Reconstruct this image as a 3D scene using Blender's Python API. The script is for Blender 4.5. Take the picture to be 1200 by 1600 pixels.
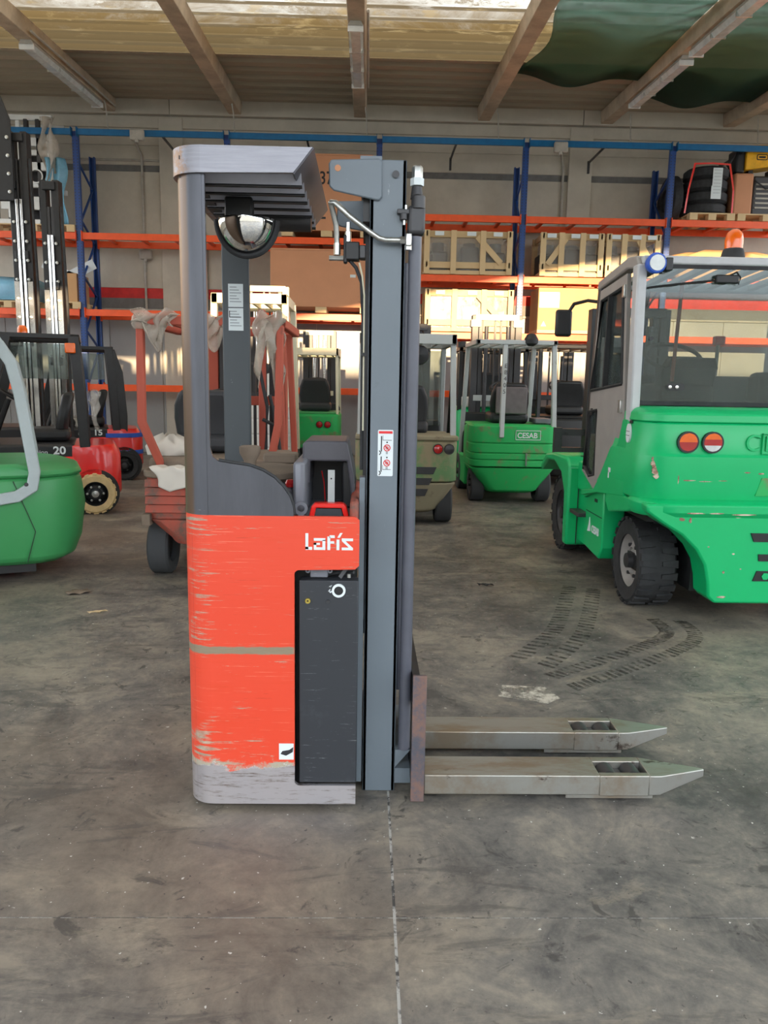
import bpy, bmesh, math, random
from math import radians as R, sin, cos, pi
from mathutils import Vector, Matrix
random.seed(7)
for o in list(bpy.data.objects): bpy.data.objects.remove(o)
S = bpy.context.scene
COL = S.collection

# ------------------------------------------------------------------ camera
def make_camera(yaw=1.4, pitch=9.4, roll=1.0, f=1202., h=1.4):
    y, p, r = R(yaw), R(pitch), R(roll)
    F = Vector((sin(y)*cos(p), cos(y)*cos(p), -sin(p)))
    X = Vector((cos(y), -sin(y), 0)); U = X.cross(F)
    X2 = X*cos(r) + U*sin(r); U2 = -X*sin(r) + U*cos(r)
    cd = bpy.data.cameras.new('camera'); co = bpy.data.objects.new('camera', cd); COL.objects.link(co)
    cd.sensor_fit = 'HORIZONTAL'; cd.sensor_width = 36; cd.lens = 36*f/1200; cd.clip_start = .05; cd.clip_end = 300
    m = Matrix((X2, U2, -F)).transposed().to_4x4(); m.translation = (0, 0, h)
    co.matrix_world = m; S.camera = co
make_camera()

# ------------------------------------------------------------------ world, sun, exposure
W = bpy.data.worlds.new('sky'); S.world = W; W.use_nodes = True
bg = W.node_tree.nodes['Background']; bg.inputs[0].default_value = (.86, .93, 1, 1); bg.inputs[1].default_value = 3.0
sd = bpy.data.lights.new('sun', 'SUN'); sd.energy = 10; sd.color = (1, .70, .40); sd.angle = R(.6)
so = bpy.data.objects.new('sun', sd); COL.objects.link(so)
SUN_EL = 5.0
so.rotation_euler = (R(90-SUN_EL), 0, 0); so.location = (0, -10, 8)       # low evening sun, shining along +Y through the open front
S.view_settings.view_transform = 'Standard'; S.view_settings.look = 'None'
S.view_settings.gamma = 1; S.view_settings.use_curve_mapping = False
S.view_settings.exposure = 0.68

# ------------------------------------------------------------------ mesh builder
class B:
    def __init__(s): s.v = []; s.f = []
    def add(s, v, f):
        n = len(s.v); s.v += [tuple(p) for p in v]; s.f += [tuple(i+n for i in q) for q in f]; return s
    def box(s, x0, x1, y0, y1, z0, z1):
        return s.add([(x, y, z) for z in (z0, z1) for y in (y0, y1) for x in (x0, x1)],
                     [(0,2,3,1), (4,5,7,6), (0,1,5,4), (2,6,7,3), (0,4,6,2), (1,3,7,5)])
    def prism(s, pts, axis, a, b):
        m = {'y': lambda p, t: (p[0], t, p[1]), 'x': lambda p, t: (t, p[0], p[1]), 'z': lambda p, t: (p[0], p[1], t)}[axis]
        n = len(pts)
        return s.add([m(p, a) for p in pts] + [m(p, b) for p in pts],
                     [tuple(range(n))[::-1], tuple(range(n, 2*n))] + [(i, (i+1) % n, n+(i+1) % n, n+i) for i in range(n)])
    def loft(s, rings, cap=True, closed=True):
        n = len(rings[0]); v = [p for r in rings for p in r]; f = []
        for k in range(len(rings)-1):
            for i in range(n if closed else n-1):
                j = (i+1) % n; f.append((k*n+i, k*n+j, (k+1)*n+j, (k+1)*n+i))
        if cap and closed: f += [tuple(range(n))[::-1], tuple(range((len(rings)-1)*n, len(rings)*n))]
        return s.add(v, f)
    def sweep(s, path, sec, up=(0, 0, 1), cap=True):
        P = [Vector(p) for p in path]; rings = []; n = len(P); ref = Vector(up)
        for i in range(n):
            t = (P[min(i+1, n-1)] - P[max(i-1, 0)]).normalized()
            a = ref.cross(t)
            if a.length < 1e-4: a = Vector((1, 0, 0)).cross(t)
            if a.length < 1e-4: a = Vector((0, 1, 0)).cross(t)
            a.normalize(); b = t.cross(a); k = 1.
            if 0 < i < n-1:
                c = (P[i]-P[i-1]).normalized().dot((P[i+1]-P[i]).normalized()); k = 1/max(.5, math.sqrt(max(.01, (1+c)/2)))
            rings.append([P[i] + a*u*k + b*w*k for u, w in sec])
        return s.loft(rings, cap)
    def tube(s, path, r, n=10, up=(0.013, .021, 1)):
        return s.sweep(path, [(r*cos(2*pi*i/n), r*sin(2*pi*i/n)) for i in range(n)], up)
    def bar(s, path, w, h, up=(0, 0, 1)):
        return s.sweep(path, [(-w/2, -h/2), (w/2, -h/2), (w/2, h/2), (-w/2, h/2)], up)
    def lathe(s, prof, c, axis='z', n=24, cap=True, a0=0, a1=2*pi):
        full = abs(a1-a0-2*pi) < 1e-6; k = n if full else n+1; rings = []
        for r, h in prof:
            ring = []
            for i in range(k):
                a = a0 + (a1-a0)*i/n; u, w = r*cos(a), r*sin(a)
                ring.append({'z': (c[0]+u, c[1]+w, c[2]+h), 'x': (c[0]+h, c[1]+u, c[2]+w), 'y': (c[0]+u, c[1]+h, c[2]+w)}[axis])
            rings.append(ring)
        return s.loft(rings, cap, full)
    def cyl(s, c, r, h, axis='z', n=20): return s.lathe([(r, 0), (r, h)], c, axis, n)
    def ring(s, c, r0, r1, h, axis='y', n=28):        # flat washer
        return s.lathe([(r0, 0), (r1, 0), (r1, h), (r0, h), (r0, 0)], c, axis, n, cap=False)
    def sheet(s, fn, nu, nv):
        v = [fn(i/nu, j/nv) for j in range(nv+1) for i in range(nu+1)]; w = nu+1
        return s.add(v, [(j*w+i, j*w+i+1, (j+1)*w+i+1, (j+1)*w+i) for j in range(nv) for i in range(nu)])
    def build(s, name, mat, parent=None, bevel=0, seg=2, smooth=35, loc=None, solid=0):
        me = bpy.data.meshes.new(name); me.from_pydata(s.v, [], s.f); me.update()
        bm = bmesh.new(); bm.from_mesh(me); bmesh.ops.recalc_face_normals(bm, faces=bm.faces); bm.to_mesh(me); bm.free()
        if smooth:
            me.polygons.foreach_set('use_smooth', [True]*len(me.polygons)); me.set_sharp_from_angle(angle=R(smooth))
        me.materials.append(mat)
        o = bpy.data.objects.new(name, me); COL.objects.link(o)
        if parent: o.parent = parent
        if loc: o.location = loc
        if solid: m = o.modifiers.new('solid', 'SOLIDIFY'); m.thickness = solid; m.offset = 0
        if bevel:
            m = o.modifiers.new('bevel', 'BEVEL'); m.width = bevel; m.segments = seg; m.limit_method = 'ANGLE'; m.angle_limit = R(40)
        return o

def tag(o, label, cat, group=None, kind=None):
    o['label'] = label; o['category'] = cat
    if group: o['group'] = group
    if kind: o['kind'] = kind
    return o
def thing(name, label, cat, loc=(0, 0, 0), rz=0, group=None):
    o = bpy.data.objects.new(name, None); COL.objects.link(o); o.location = loc; o.rotation_euler = (0, 0, R(rz))
    return tag(o, label, cat, group)
def struct(o): o['kind'] = 'structure'; return o
def share(o, parent, loc=(0, 0, 0), rot=None):
    c = o.copy(); COL.objects.link(c); c.parent = parent; c.location = loc
    if rot: c.rotation_euler = rot
    return c
def copy_tree(o, parent=None):
    c = o.copy(); COL.objects.link(c); c.parent = parent
    for ch in list(o.children): copy_tree(ch, c)
    return c
def text(name, s, size, mat, parent, loc, rot=(90, 0, 0), ext=.001, align='LEFT', sx=1., bold=0.):
    cu = bpy.data.curves.new(name, 'FONT'); cu.body = s; cu.size = size; cu.extrude = ext; cu.align_x = align; cu.offset = bold
    t = bpy.data.objects.new('tmp', cu); COL.objects.link(t)
    dg = bpy.context.evaluated_depsgraph_get(); me = bpy.data.meshes.new_from_object(t.evaluated_get(dg))
    bpy.data.objects.remove(t); me.materials.clear(); me.materials.append(mat)
    o = bpy.data.objects.new(name, me); COL.objects.link(o); o.parent = parent; o.location = loc
    o.rotation_euler = tuple(R(a) for a in rot); o.scale = (sx, 1, 1)
    return o
def arc(c, r, a0, a1, n=8):
    return [(c[0]+r*cos(R(a0+(a1-a0)*i/n)), c[1]+r*sin(R(a0+(a1-a0)*i/n))) for i in range(n+1)]
def rrect(x0, x1, z0, z1, r, n=5):
    return arc((x1-r, z0+r), r, -90, 0, n) + arc((x1-r, z1-r), r, 0, 90, n) + arc((x0+r, z1-r), r, 90, 180, n) + arc((x0+r, z0+r), r, 180, 270, n)

# ------------------------------------------------------------------ materials
class NT:
    def __init__(s, name):
        s.m = bpy.data.materials.new(name); s.m.use_nodes = True; s.t = s.m.node_tree; s.t.nodes.clear()
        s.out = s.t.nodes.new('ShaderNodeOutputMaterial'); s.co = s.t.nodes.new('ShaderNodeTexCoord').outputs['Object']
    def n(s, typ, **kw):
        nd = s.t.nodes.new('ShaderNode'+typ)
        for k, v in kw.items():
            if k.startswith('_'): setattr(nd, k[1:], v)
            else: s.put(nd.inputs[int(k[1:]) if k[0] == 'i' and k[1:].isdigit() else k.replace('__', ' ')], v)
        return nd
    def put(s, sock, v):
        if hasattr(v, 'is_output'): s.t.links.new(v, sock)
        else:
            if sock.type == 'RGBA' and len(v) == 3: v = (*v, 1)
            sock.default_value = v
    def math(s, op, a, b=0., c=0.): return s.n('Math', _operation=op, i0=a, i1=b, i2=c).outputs[0]
    def vec(s, scale=(1, 1, 1), loc=(0, 0, 0)): return s.n('Mapping', Vector=s.co, Scale=scale, Location=loc).outputs[0]
    def noise(s, scale=5., detail=4., rough=.6, stretch=None, loc=(0, 0, 0), dist=0.):
        v = s.vec(stretch or (1, 1, 1), loc)
        return s.n('TexNoise', Vector=v, Scale=scale, Detail=detail, Roughness=rough, Distortion=dist).outputs[0]
    def step(s, v, a, b):
        return s.n('MapRange', _interpolation_type='SMOOTHSTEP', Value=v, i1=a, i2=b, i3=0., i4=1.).outputs[0]
    def ramp(s, v, stops):
        nd = s.n('ValToRGB', Fac=v); r = nd.color_ramp
        while len(r.elements) < len(stops): r.elements.new(.5)
        for e, (p, c) in zip(r.elements, stops): e.position = p; e.color = (*c, 1)
        return nd.outputs[0]
    def mix(s, f, a, b):
        nd = s.n('Mix', _data_type='RGBA'); s.put(nd.inputs[0], f); s.put(nd.inputs[6], a); s.put(nd.inputs[7], b); return nd.outputs[2]
    def mixf(s, f, a, b):
        nd = s.n('Mix'); s.put(nd.inputs[0], f); s.put(nd.inputs[2], a); s.put(nd.inputs[3], b); return nd.outputs[0]
    def xyz(s):
        q = s.n('SeparateXYZ', Vector=s.co); return q.outputs[0], q.outputs[1], q.outputs[2]
    def pbr(s, col, rough=.5, metal=0., bump=None, bstr=.2, bdist=.01, **kw):
        p = s.n('BsdfPrincipled'); s.put(p.inputs['Base Color'], col); s.put(p.inputs['Roughness'], rough); s.put(p.inputs['Metallic'], metal)
        for k, v in kw.items(): s.put(p.inputs[k.replace('__', ' ')], v)
        if bump is not None: s.t.links.new(s.n('Bump', Strength=bstr, Distance=bdist, Height=bump).outputs[0], p.inputs['Normal'])
        s.t.links.new(p.outputs[0], s.out.inputs[0]); return s.m

def lin(r, g, b):      # sRGB 0-255 -> linear
    f = lambda c: (c/255/12.92) if c/255 <= .04045 else ((c/255+.055)/1.055)**2.4
    return (f(r), f(g), f(b))
def dk(c, k): return tuple(x*k for x in c)
def plain(name, col, rough=.5, metal=0., var=.12, scale=9., **kw):
    t = NT(name); f = t.noise(scale, 5, .65)
    return t.pbr(t.mix(t.step(f, .3, .7), dk(col, 1-var), dk(col, 1+var)), rough, metal, bump=f, bstr=.05, **kw)
def worn(name, col, dirt, amt=.5, scratch=None, smt=.64, rough=.45, scale=5., metal=0., var=.1, st=(1.5, 1.5, 30), **kw):
    """paint with patches of dirt (amt 0..1) and horizontal scratches showing another colour"""
    t = NT(name); a = t.noise(scale, 6, .7); c = t.mix(t.noise(3.), dk(col, 1-var), dk(col, 1+var))
    c = t.mix(t.step(a, .72-.35*amt, .82-.25*amt), c, dirt)
    r = rough
    if scratch:
        s = t.math('MULTIPLY', t.step(t.noise(4., 5, .75, st), smt, smt+.03), t.step(t.noise(5., 2, .5, loc=(4, 2, 1)), .42, .56))
        c = t.mix(s, c, scratch)
    return t.pbr(c, r, metal, bump=a, bstr=.06, **kw)

M = {}
def concrete_floor():
    t = NT('concrete_floor'); a = t.noise(.7, 8, .68, dist=.4); b = t.noise(3.2, 9, .75, loc=(3, 1, 0), dist=.7); c = t.noise(26, 6, .75); d = t.noise(.35, 5, .6, loc=(7, 2, 0))
    v = t.math('ADD', t.math('MULTIPLY', a, .45), t.math('ADD', t.math('MULTIPLY', b, .40), t.math('MULTIPLY', c, .15)))
    col = t.ramp(v, [(.36, lin(54, 54, 54)), (.44, lin(82, 80, 78)), (.50, lin(108, 104, 98)), (.56, lin(134, 127, 115)), (.66, lin(160, 152, 136))])
    col = t.mix(t.math('MULTIPLY', t.step(d, .46, .66), .35), col, lin(116, 98, 76))
    s = t.step(t.noise(8, 5, .7, loc=(1, 8, 0), dist=1.2), .58, .68); col = t.mix(t.math('MULTIPLY', s, .7), col, lin(52, 50, 49))
    s2 = t.step(t.noise(2.2, 7, .75, stretch=(.7, 2.8, 1), loc=(2, 5, 0), dist=.9), .54, .64); col = t.mix(t.math('MULTIPLY', s2, .5), col, lin(62, 60, 59))
    s3 = t.step(t.noise(1.6, 7, .75, stretch=(1, 2, 1), loc=(9, 3, 0), dist=.8), .56, .66); col = t.mix(t.math('MULTIPLY', s3, .4), col, lin(150, 140, 122))
    p = t.step(t.noise(48, 3, .6, loc=(5, 5, 0)), .69, .72); col = t.mix(p, col, lin(190, 188, 180))
    q = t.step(t.noise(38, 3, .6, loc=(1, 15, 0)), .68, .71); col = t.mix(t.math('MULTIPLY', q, .8), col, lin(46, 45, 44))
    return t.pbr(col, t.mixf(b, .42, .64), 0, bump=t.math('ADD', c, t.math('MULTIPLY', b, 2.)), bstr=.10, bdist=.006)
M['floor'] = concrete_floor()
t = NT('joint_filler'); M['joint'] = t.pbr(t.mix(t.step(t.noise(9, 5, .8), .42, .56), lin(76, 74, 72), lin(176, 174, 168)), .9)
def roof_sheet(opaque):
    t = NT('roof_sheet'); x, y, z = t.xyz()
    n1 = t.noise(1.1, 7, .75, (.55, 1.6, 1), dist=.6); n2 = t.noise(4.5, 6, .8, (.6, 3, 1)); n3 = t.noise(2, 6, .7, (.7, 2.6, 1))
    if opaque:
        c = t.mix(t.noise(1.5, 6, .7, (.3, 2, 1)), lin(150, 140, 122), lin(182, 172, 152))
        return t.pbr(c, .9)
    fy = t.math('FRACT', t.math('DIVIDE', t.math('ADD', y, 1.6), .4))      # dirt settles along each rib
    rib = t.math('MULTIPLY', t.step(t.math('ABSOLUTE', t.math('SUBTRACT', fy, .12)), .30, .08), t.step(n3, .28, .46))
    g = t.math('ADD', t.step(y, 9.4, 12.9), t.math('SUBTRACT', t.math('MULTIPLY', n1, 1.2), .62))
    dirt = t.math('MAXIMUM', t.step(g, .05, .70), t.math('MAXIMUM', t.math('MULTIPLY', t.step(n2, .48, .60), .8), t.math('MULTIPLY', rib, .85)))
    c = t.mix(t.math('MAXIMUM', dirt, 0.), (.68, .66, .60), dk(lin(128, 104, 66), .8)); c = t.mix(t.math('MULTIPLY', rib, .75), c, dk(lin(96, 78, 50), .6)); c = t.mix(t.math('MULTIPLY', t.step(n3, .55, .66), .6), c, dk(lin(176, 150, 104), .8))
    c = t.mix(t.math('MULTIPLY', t.step(y, 11.2, 12.6), .7), c, dk(lin(96, 82, 60), .7))
    tr = t.n('BsdfTranslucent', Color=c); df = t.n('BsdfDiffuse', Color=c)
    mx = t.n('MixShader', i0=.4); t.t.links.new(tr.outputs[0], mx.inputs[1]); t.t.links.new(df.outputs[0], mx.inputs[2])
    t.t.links.new(mx.outputs[0], t.out.inputs[0]); return t.m
M['sheet'] = roof_sheet(False); M['sheet_op'] = roof_sheet(True)
M['beam'] = plain('concrete_beam', lin(178, 162, 140), .9, var=.18, scale=2.5)
M['wall'] = plain('precast_concrete', lin(190, 184, 170), .9, var=.10, scale=1.3)
M['wall_low'] = plain('grey_wall_paint', lin(150, 150, 148), .45, var=.08, scale=.8)
M['wall_red'] = plain('red_stripe_paint', lin(196, 38, 36), .6)
M['wall_band'] = plain('grey_band', lin(112, 112, 110), .8)
M['blue'] = worn('rack_blue', lin(24, 66, 132), lin(12, 36, 80), .2, rough=.4)
M['cyan'] = plain('tie_blue', lin(10, 104, 156), .4)
M['orange'] = plain('rack_orange', lin(232, 84, 24), .42, var=.06)
M['wood'] = worn('pale_timber', lin(206, 180, 138), lin(150, 118, 78), .25, rough=.8, scale=3)
M['ply'] = worn('plywood', lin(196, 140, 104), lin(160, 110, 80), .3, rough=.75, scale=2)
M['card'] = worn('cardboard', lin(190, 148, 104), lin(160, 118, 80), .2, rough=.85, scale=3)
M['white'] = plain('white_paint', lin(222, 224, 222), .5, var=.05)
M['cream'] = worn('cream_paint', lin(222, 216, 190), lin(170, 160, 130), .15, rough=.5)
M['conduit'] = plain('conduit_grey', lin(170, 166, 156), .6)
M['rubber'] = plain('black_rubber', lin(44, 45, 47), .75, var=.3, scale=14)
M['rubber_dusty'] = worn('dusty_rubber', lin(60, 62, 64), lin(96, 90, 82), .35, rough=.85, scale=6)
M['tan_rubber'] = plain('tan_rubber', lin(206, 180, 132), .8)
M['black'] = plain('black_paint', lin(30, 31, 33), .45, var=.2)
M['black_plastic'] = plain('black_plastic', lin(26, 27, 29), .5, var=.2)
M['steel_dark'] = worn('dark_steel', lin(66, 66, 68), lin(40, 40, 42), .3, rough=.45, metal=.4)
M['chrome'] = plain('chrome', (.72, .72, .70), .16, 1., var=.05)
M['zinc'] = plain('zinc_plated', lin(190, 192, 188), .32, .9, var=.12, scale=30)
M['brass'] = plain('brass', lin(200, 180, 90), .35, .9)
M['mirror'] = plain('mirror', (.86, .87, .86), .03, 1., var=.02)
M['red'] = worn('truck_red', lin(222, 30, 24), lin(170, 22, 20), .15, rough=.28, Coat__Weight=.4)
M['red_light'] = plain('red_lens', lin(170, 28, 28), .2, Coat__Weight=.5)
M['amber'] = plain('amber_lens', lin(250, 110, 16), .22, Coat__Weight=.5, Transmission__Weight=.2)
M['clear_lens'] = plain('clear_lens', lin(200, 206, 204), .15, Coat__Weight=.5)
M['green'] = worn('bright_green', lin(2, 180, 106), lin(8, 152, 90), .25, lin(196, 190, 160), .735, rough=.36, scale=3, st=(2, 2, 12))
M['green2'] = worn('green_paint', lin(62, 150, 88), lin(74, 132, 84), .3, rough=.4, scale=2)
M['green_old'] = worn('old_green', lin(30, 172, 88), lin(116, 124, 84), .55, lin(120, 84, 60), .68, rough=.6, scale=4, st=(2, 2, 16))
M['green_drab'] = worn('drab_green', lin(96, 132, 86), lin(140, 128, 100), .9, rough=.7, scale=3)
M['drab'] = worn('dusty_counterweight', lin(138, 130, 106), lin(112, 96, 78), .6, rough=.8, scale=4)
M['old_red'] = worn('faded_red', lin(164, 78, 62), lin(98, 82, 72), .78, rough=.75, scale=4)
M['old_red2'] = worn('faded_red_tube', lin(176, 84, 66), lin(120, 80, 66), .25, rough=.7)
M['dusty'] = plain('dusty_cover', lin(120, 106, 92), .85, var=.2, scale=4)
M['guard_white'] = worn('grey_white_guard', lin(176, 182, 182), lin(140, 130, 112), .3, rough=.5)
M['guard_grey'] = plain('light_grey_paint', lin(168, 180, 182), .4, var=.05)
M['door_grey'] = plain('warm_grey_paint', lin(150, 146, 142), .5, var=.05)
M['post_grey'] = plain('pale_post', lin(186, 188, 190), .45, var=.05)
M['body_grey'] = worn('slate_paint', lin(112, 114, 122), lin(98, 98, 104), .3, lin(168, 170, 172), .65, rough=.42, st=(2, 2, 26))
M['mast_grey'] = worn('mast_paint', lin(102, 112, 120), lin(90, 98, 104), .3, lin(140, 148, 152), .67, rough=.42, st=(10, 10, 1.5))
M['dark_pillar'] = worn('dark_slate_paint', lin(64, 70, 74), lin(56, 60, 64), .3, lin(150, 156, 158), .68, rough=.5, st=(6, 6, 3))
M['cyl_grey'] = plain('cylinder_paint', lin(84, 86, 96), .38, var=.12, scale=4)
M['slat_grey'] = plain('pale_slat_paint', lin(176, 180, 192), .4, var=.06)
M['console_grey'] = plain('console_plastic', lin(78, 77, 84), .45, var=.1, scale=6)
M['label'] = plain('paper_label', lin(214, 222, 224), .7, var=.02)
M['ink'] = plain('print_ink', lin(40, 42, 46), .7)
M['ink_grey'] = plain('grey_ink', lin(140, 146, 150), .7)
M['ink_red'] = plain('red_ink', lin(214, 44, 48), .6)
M['yellow'] = plain('yellow_plastic', lin(232, 172, 20), .45)
M['seat'] = worn('seat_vinyl', lin(46, 48, 52), lin(66, 66, 68), .3, rough=.55)
M['seat_grey'] = plain('grey_vinyl', lin(106, 98, 100), .6)
M['rag'] = worn('dirty_rag', lin(206, 200, 190), lin(164, 120, 100), .15, rough=.95)
M['tape_blue'] = plain('blue_strap', lin(40, 88, 190), .5)
def wrap(name, col, alpha, bs=.6):
    t = NT(name); n = t.noise(7, 6, .7, dist=1.); gl = t.n('BsdfPrincipled'); t.put(gl.inputs['Base Color'], col); t.put(gl.inputs['Roughness'], .22)
    t.t.links.new(t.n('Bump', Strength=bs, Distance=.02, Height=n).outputs[0], gl.inputs['Normal'])
    tp = t.n('BsdfTransparent'); mx = t.n('MixShader', i0=t.math('ADD', t.math('MULTIPLY', n, .5), alpha-.25))
    t.t.links.new(tp.outputs[0], mx.inputs[1]); t.t.links.new(gl.outputs[0], mx.inputs[2]); t.t.links.new(mx.outputs[0], t.out.inputs[0]); return t.m
M['film'] = wrap('plastic_film', lin(196, 186, 172), .50); M['film_clear'] = wrap('clear_film', lin(214, 210, 202), .30, .2); M['film_blue'] = wrap('blue_film', lin(120, 178, 206), .8)
M['net'] = wrap('green_shade_net', lin(34, 70, 56), .93)
def shade_net():
    t = NT('green_shade_net'); n = t.noise(3, 5, .6, (1, .4, 1)); c = t.mix(n, lin(46, 70, 62), lin(86, 118, 108))
    df = t.n('BsdfDiffuse', Color=c); tr = t.n('BsdfTranslucent', Color=lin(120, 160, 152)); m1 = t.n('MixShader', i0=.6); tp = t.n('BsdfTransparent'); m2 = t.n('MixShader', i0=.74)
    L = t.t.links.new; L(df.outputs[0], m1.inputs[1]); L(tr.outputs[0], m1.inputs[2]); L(tp.outputs[0], m2.inputs[1]); L(m1.outputs[0], m2.inputs[2]); L(m2.outputs[0], t.out.inputs[0]); return t.m
M['net'] = shade_net()
def glass(name, tint, haze, hcol):
    t = NT(name); tp = t.n('BsdfTransparent', Color=tint); gl = t.n('BsdfGlossy', Roughness=.03, Color=(.9, .95, .95)); fr = t.n('Fresnel', IOR=1.5)
    m = t.n('MixShader', i0=fr.outputs[0]); df = t.n('BsdfDiffuse', Color=hcol); m2 = t.n('MixShader', i0=t.math('MULTIPLY', t.noise(3, 4, .6), haze*2)); L = t.t.links.new
    L(tp.outputs[0], m.inputs[1]); L(gl.outputs[0], m.inputs[2]); L(m.outputs[0], m2.inputs[1]); L(df.outputs[0], m2.inputs[2]); L(m2.outputs[0], t.out.inputs[0]); return t.m
M['glass'] = glass('cab_glass', (.58, .64, .63), .12, lin(120, 128, 128))
def orange_panel():
    t = NT('worn_orange_paint'); x, y, z = t.xyz()
    base = t.mix(t.noise(2.5, 4), lin(214, 62, 34), lin(220, 76, 52))
    corner = t.step(x, -.44, -.53)
    low = t.step(z, .55, .12)
    n = t.noise(5, 6, .78, (1.2, 1.2, 26), loc=(3, 3, 7)); gate = t.noise(6, 3, .5, loc=(1, 5, 2))
    thr = t.math('SUBTRACT', .635, t.math('ADD', t.math('MULTIPLY', corner, .10), t.math('MULTIPLY', low, .045)))
    s = t.math('MULTIPLY', t.math('GREATER_THAN', n, thr), t.step(gate, .44, .54))
    c = t.mix(s, base, t.mix(t.noise(40, 3), lin(196, 188, 166), lin(110, 86, 70)))
    fine = t.math('MULTIPLY', t.step(t.noise(7, 4, .7, (.5, .5, 60), loc=(6, 6, 2)), .66, .69), .6); c = t.mix(fine, c, lin(236, 190, 160))
    fine2 = t.math('MULTIPLY', t.step(t.noise(7, 4, .7, (.6, .6, 45), loc=(2, 9, 5)), .66, .69), .7); c = t.mix(fine2, c, lin(130, 46, 30))
    rub = t.math('MULTIPLY', t.step(t.noise(4, 6, .7, (1, 1, 14), loc=(9, 1, 3)), .50, .70), .35); c = t.mix(rub, c, lin(208, 64, 28))
    zz = t.math('ADD', z, t.math('MULTIPLY', t.math('SUBTRACT', t.noise(30, 4, .7, (1, 1, 3)), .5), .014))
    band = t.math('MULTIPLY', t.step(zz, .536, .541), t.step(zz, .566, .561)); band = t.math('MULTIPLY', band, t.step(x, -.21, -.23))
    c = t.mix(band, c, t.mix(t.noise(18, 5, .8, (1, 1, 40)), lin(120, 92, 58), lin(150, 146, 130)))
    zb = t.math('ADD', z, t.math('MULTIPLY', t.math('SUBTRACT', t.noise(9, 5, .75, (1.4, 1.4, 2.6)), .5), .13))
    bare = t.step(zb, .155, .145)
    edge = t.math('MULTIPLY', t.step(zb, .178, .165), t.step(t.noise(14, 4, .7), .35, .55)); c = t.mix(edge, c, lin(168, 160, 142))
    metalc = t.mix(t.step(t.noise(12, 6, .75, (1, 1, 9)), .50, .72), lin(228, 225, 230), lin(132, 112, 98)); c = t.mix(bare, c, metalc)
    return t.pbr(c, t.mixf(bare, .42, .30), t.math('MULTIPLY', bare, .85), bump=n, bstr=.04)
M['stack_orange'] = orange_panel()
def hood_metal():
    t = NT('rubbed_hood'); x, y, z = t.xyz(); rust = t.math('MULTIPLY', t.step(x, -.50, -.56), t.step(t.noise(16, 5, .8), .42, .55))
    c = t.mix(t.noise(6, 6, .8, (1, 1, 24)), lin(112, 112, 120), lin(168, 168, 176)); c = t.mix(rust, c, lin(146, 114, 88))
    return t.pbr(c, .4, .35, bump=t.noise(9, 5, .7, (1, 1, 20)), bstr=.05)
M['hood'] = hood_metal()
def pillar_metal():
    t = NT('rubbed_pillar'); x, y, z = t.xyz(); e = t.math('ADD', t.math('MULTIPLY', t.step(x, -.515, -.545), 1.), t.math('SUBTRACT', t.math('MULTIPLY', t.noise(5, 6, .75, (1, 1, .35)), .9), .5))
    c = t.mix(t.noise(4, 6, .7, (3, 3, .5)), lin(66, 67, 72), lin(98, 100, 108)); c = t.mix(t.step(e, .40, .95), c, lin(104, 84, 68))
    s = t.step(t.noise(6, 4, .7, (2, 2, 40)), .72, .75); c = t.mix(s, c, lin(176, 176, 176))
    return t.pbr(c, .36, .45)
M['pillar'] = pillar_metal()
def rusty(name, a, b, metal=.6):
    t = NT(name); n = t.noise(9, 7, .75); c = t.mix(t.step(n, .40, .62), a, b); return t.pbr(c, .55, t.mixf(t.step(n, .4, .62), metal, .1), bump=n, bstr=.12)
M['rust_plate'] = rusty('rusty_plate', lin(92, 94, 104), lin(120, 92, 82))
def fork_steel():
    t = NT('worn_fork_steel'); n = t.noise(3, 6, .7, (1, 3, 1)); d = t.step(t.noise(7, 5, .75, (.7, 2.6, 1), loc=(2, 2, 2)), .62, .70)
    c = t.mix(t.step(n, .42, .68), lin(172, 172, 166), lin(156, 142, 124)); c = t.mix(t.math('MULTIPLY', d, .85), c, lin(74, 58, 50))
    return t.pbr(c, .40, .8, bump=n, bstr=.06)
M['fork'] = fork_steel()
M['box_black'] = worn('battery_box_black', lin(44, 47, 52), lin(54, 57, 62), .4, lin(120, 124, 126), .62, rough=.5, st=(2, 2, 40))
# ------------------------------------------------------------------ floor
fl = struct(B().box(-34, 34, -40, 24, -.12, -.0018).build('floor', M['joint'], smooth=0))
for x0, x1 in ((-34, .088), (.096, 34)):
    for y0, y1 in ((-40, 1.841), (1.8455, 24)):
        B().box(x0, x1, y0, y1, -.0018, 0).build('floor_slab', M['floor'], fl, smooth=0)

# ------------------------------------------------------------------ back wall
WY = 15.4
wb = struct(B().box(-20, 20, WY+.02, WY+.3, 0, 7.2).build('wall_back', M['wall'], smooth=0))
rows = [(0, 1.30, 'wall_low', 0), (1.30, 2.72, 'wall_low', 0), (2.72, 2.96, 'wall_band', -.01), (2.96, 3.15, 'wall_red', 0), (3.15, 5.27, 'wall', 0), (5.27, 5.38, 'wall_band', .01), (5.38, 5.72, 'wall', 0), (5.73, 6.02, 'wall', 0), (6.03, 6.23, 'wall', -.03), (6.25, 6.53, 'wall', -.10)]
for z0, z1, m, off in rows:
    if m == 'wall_low':
        for k in range(28):
            x = -14+k; B().box(x+.006, x+.994, WY, WY+.02, z0+.004, z1-.004).build('wall_panel', M[m], wb, smooth=0)
    elif m == 'wall':
        for k in range(-3, 4):
            B().box(k*7.7-3.72+.008, k*7.7+3.98-.008, WY+off, WY+.02, z0+.006, z1-.006).build('wall_panel', M[m], wb, smooth=0)
    else: B().box(-20, 20, WY+off, WY+.02, z0, z1).build('wall_stripe', M[m], wb, smooth=0)
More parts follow.
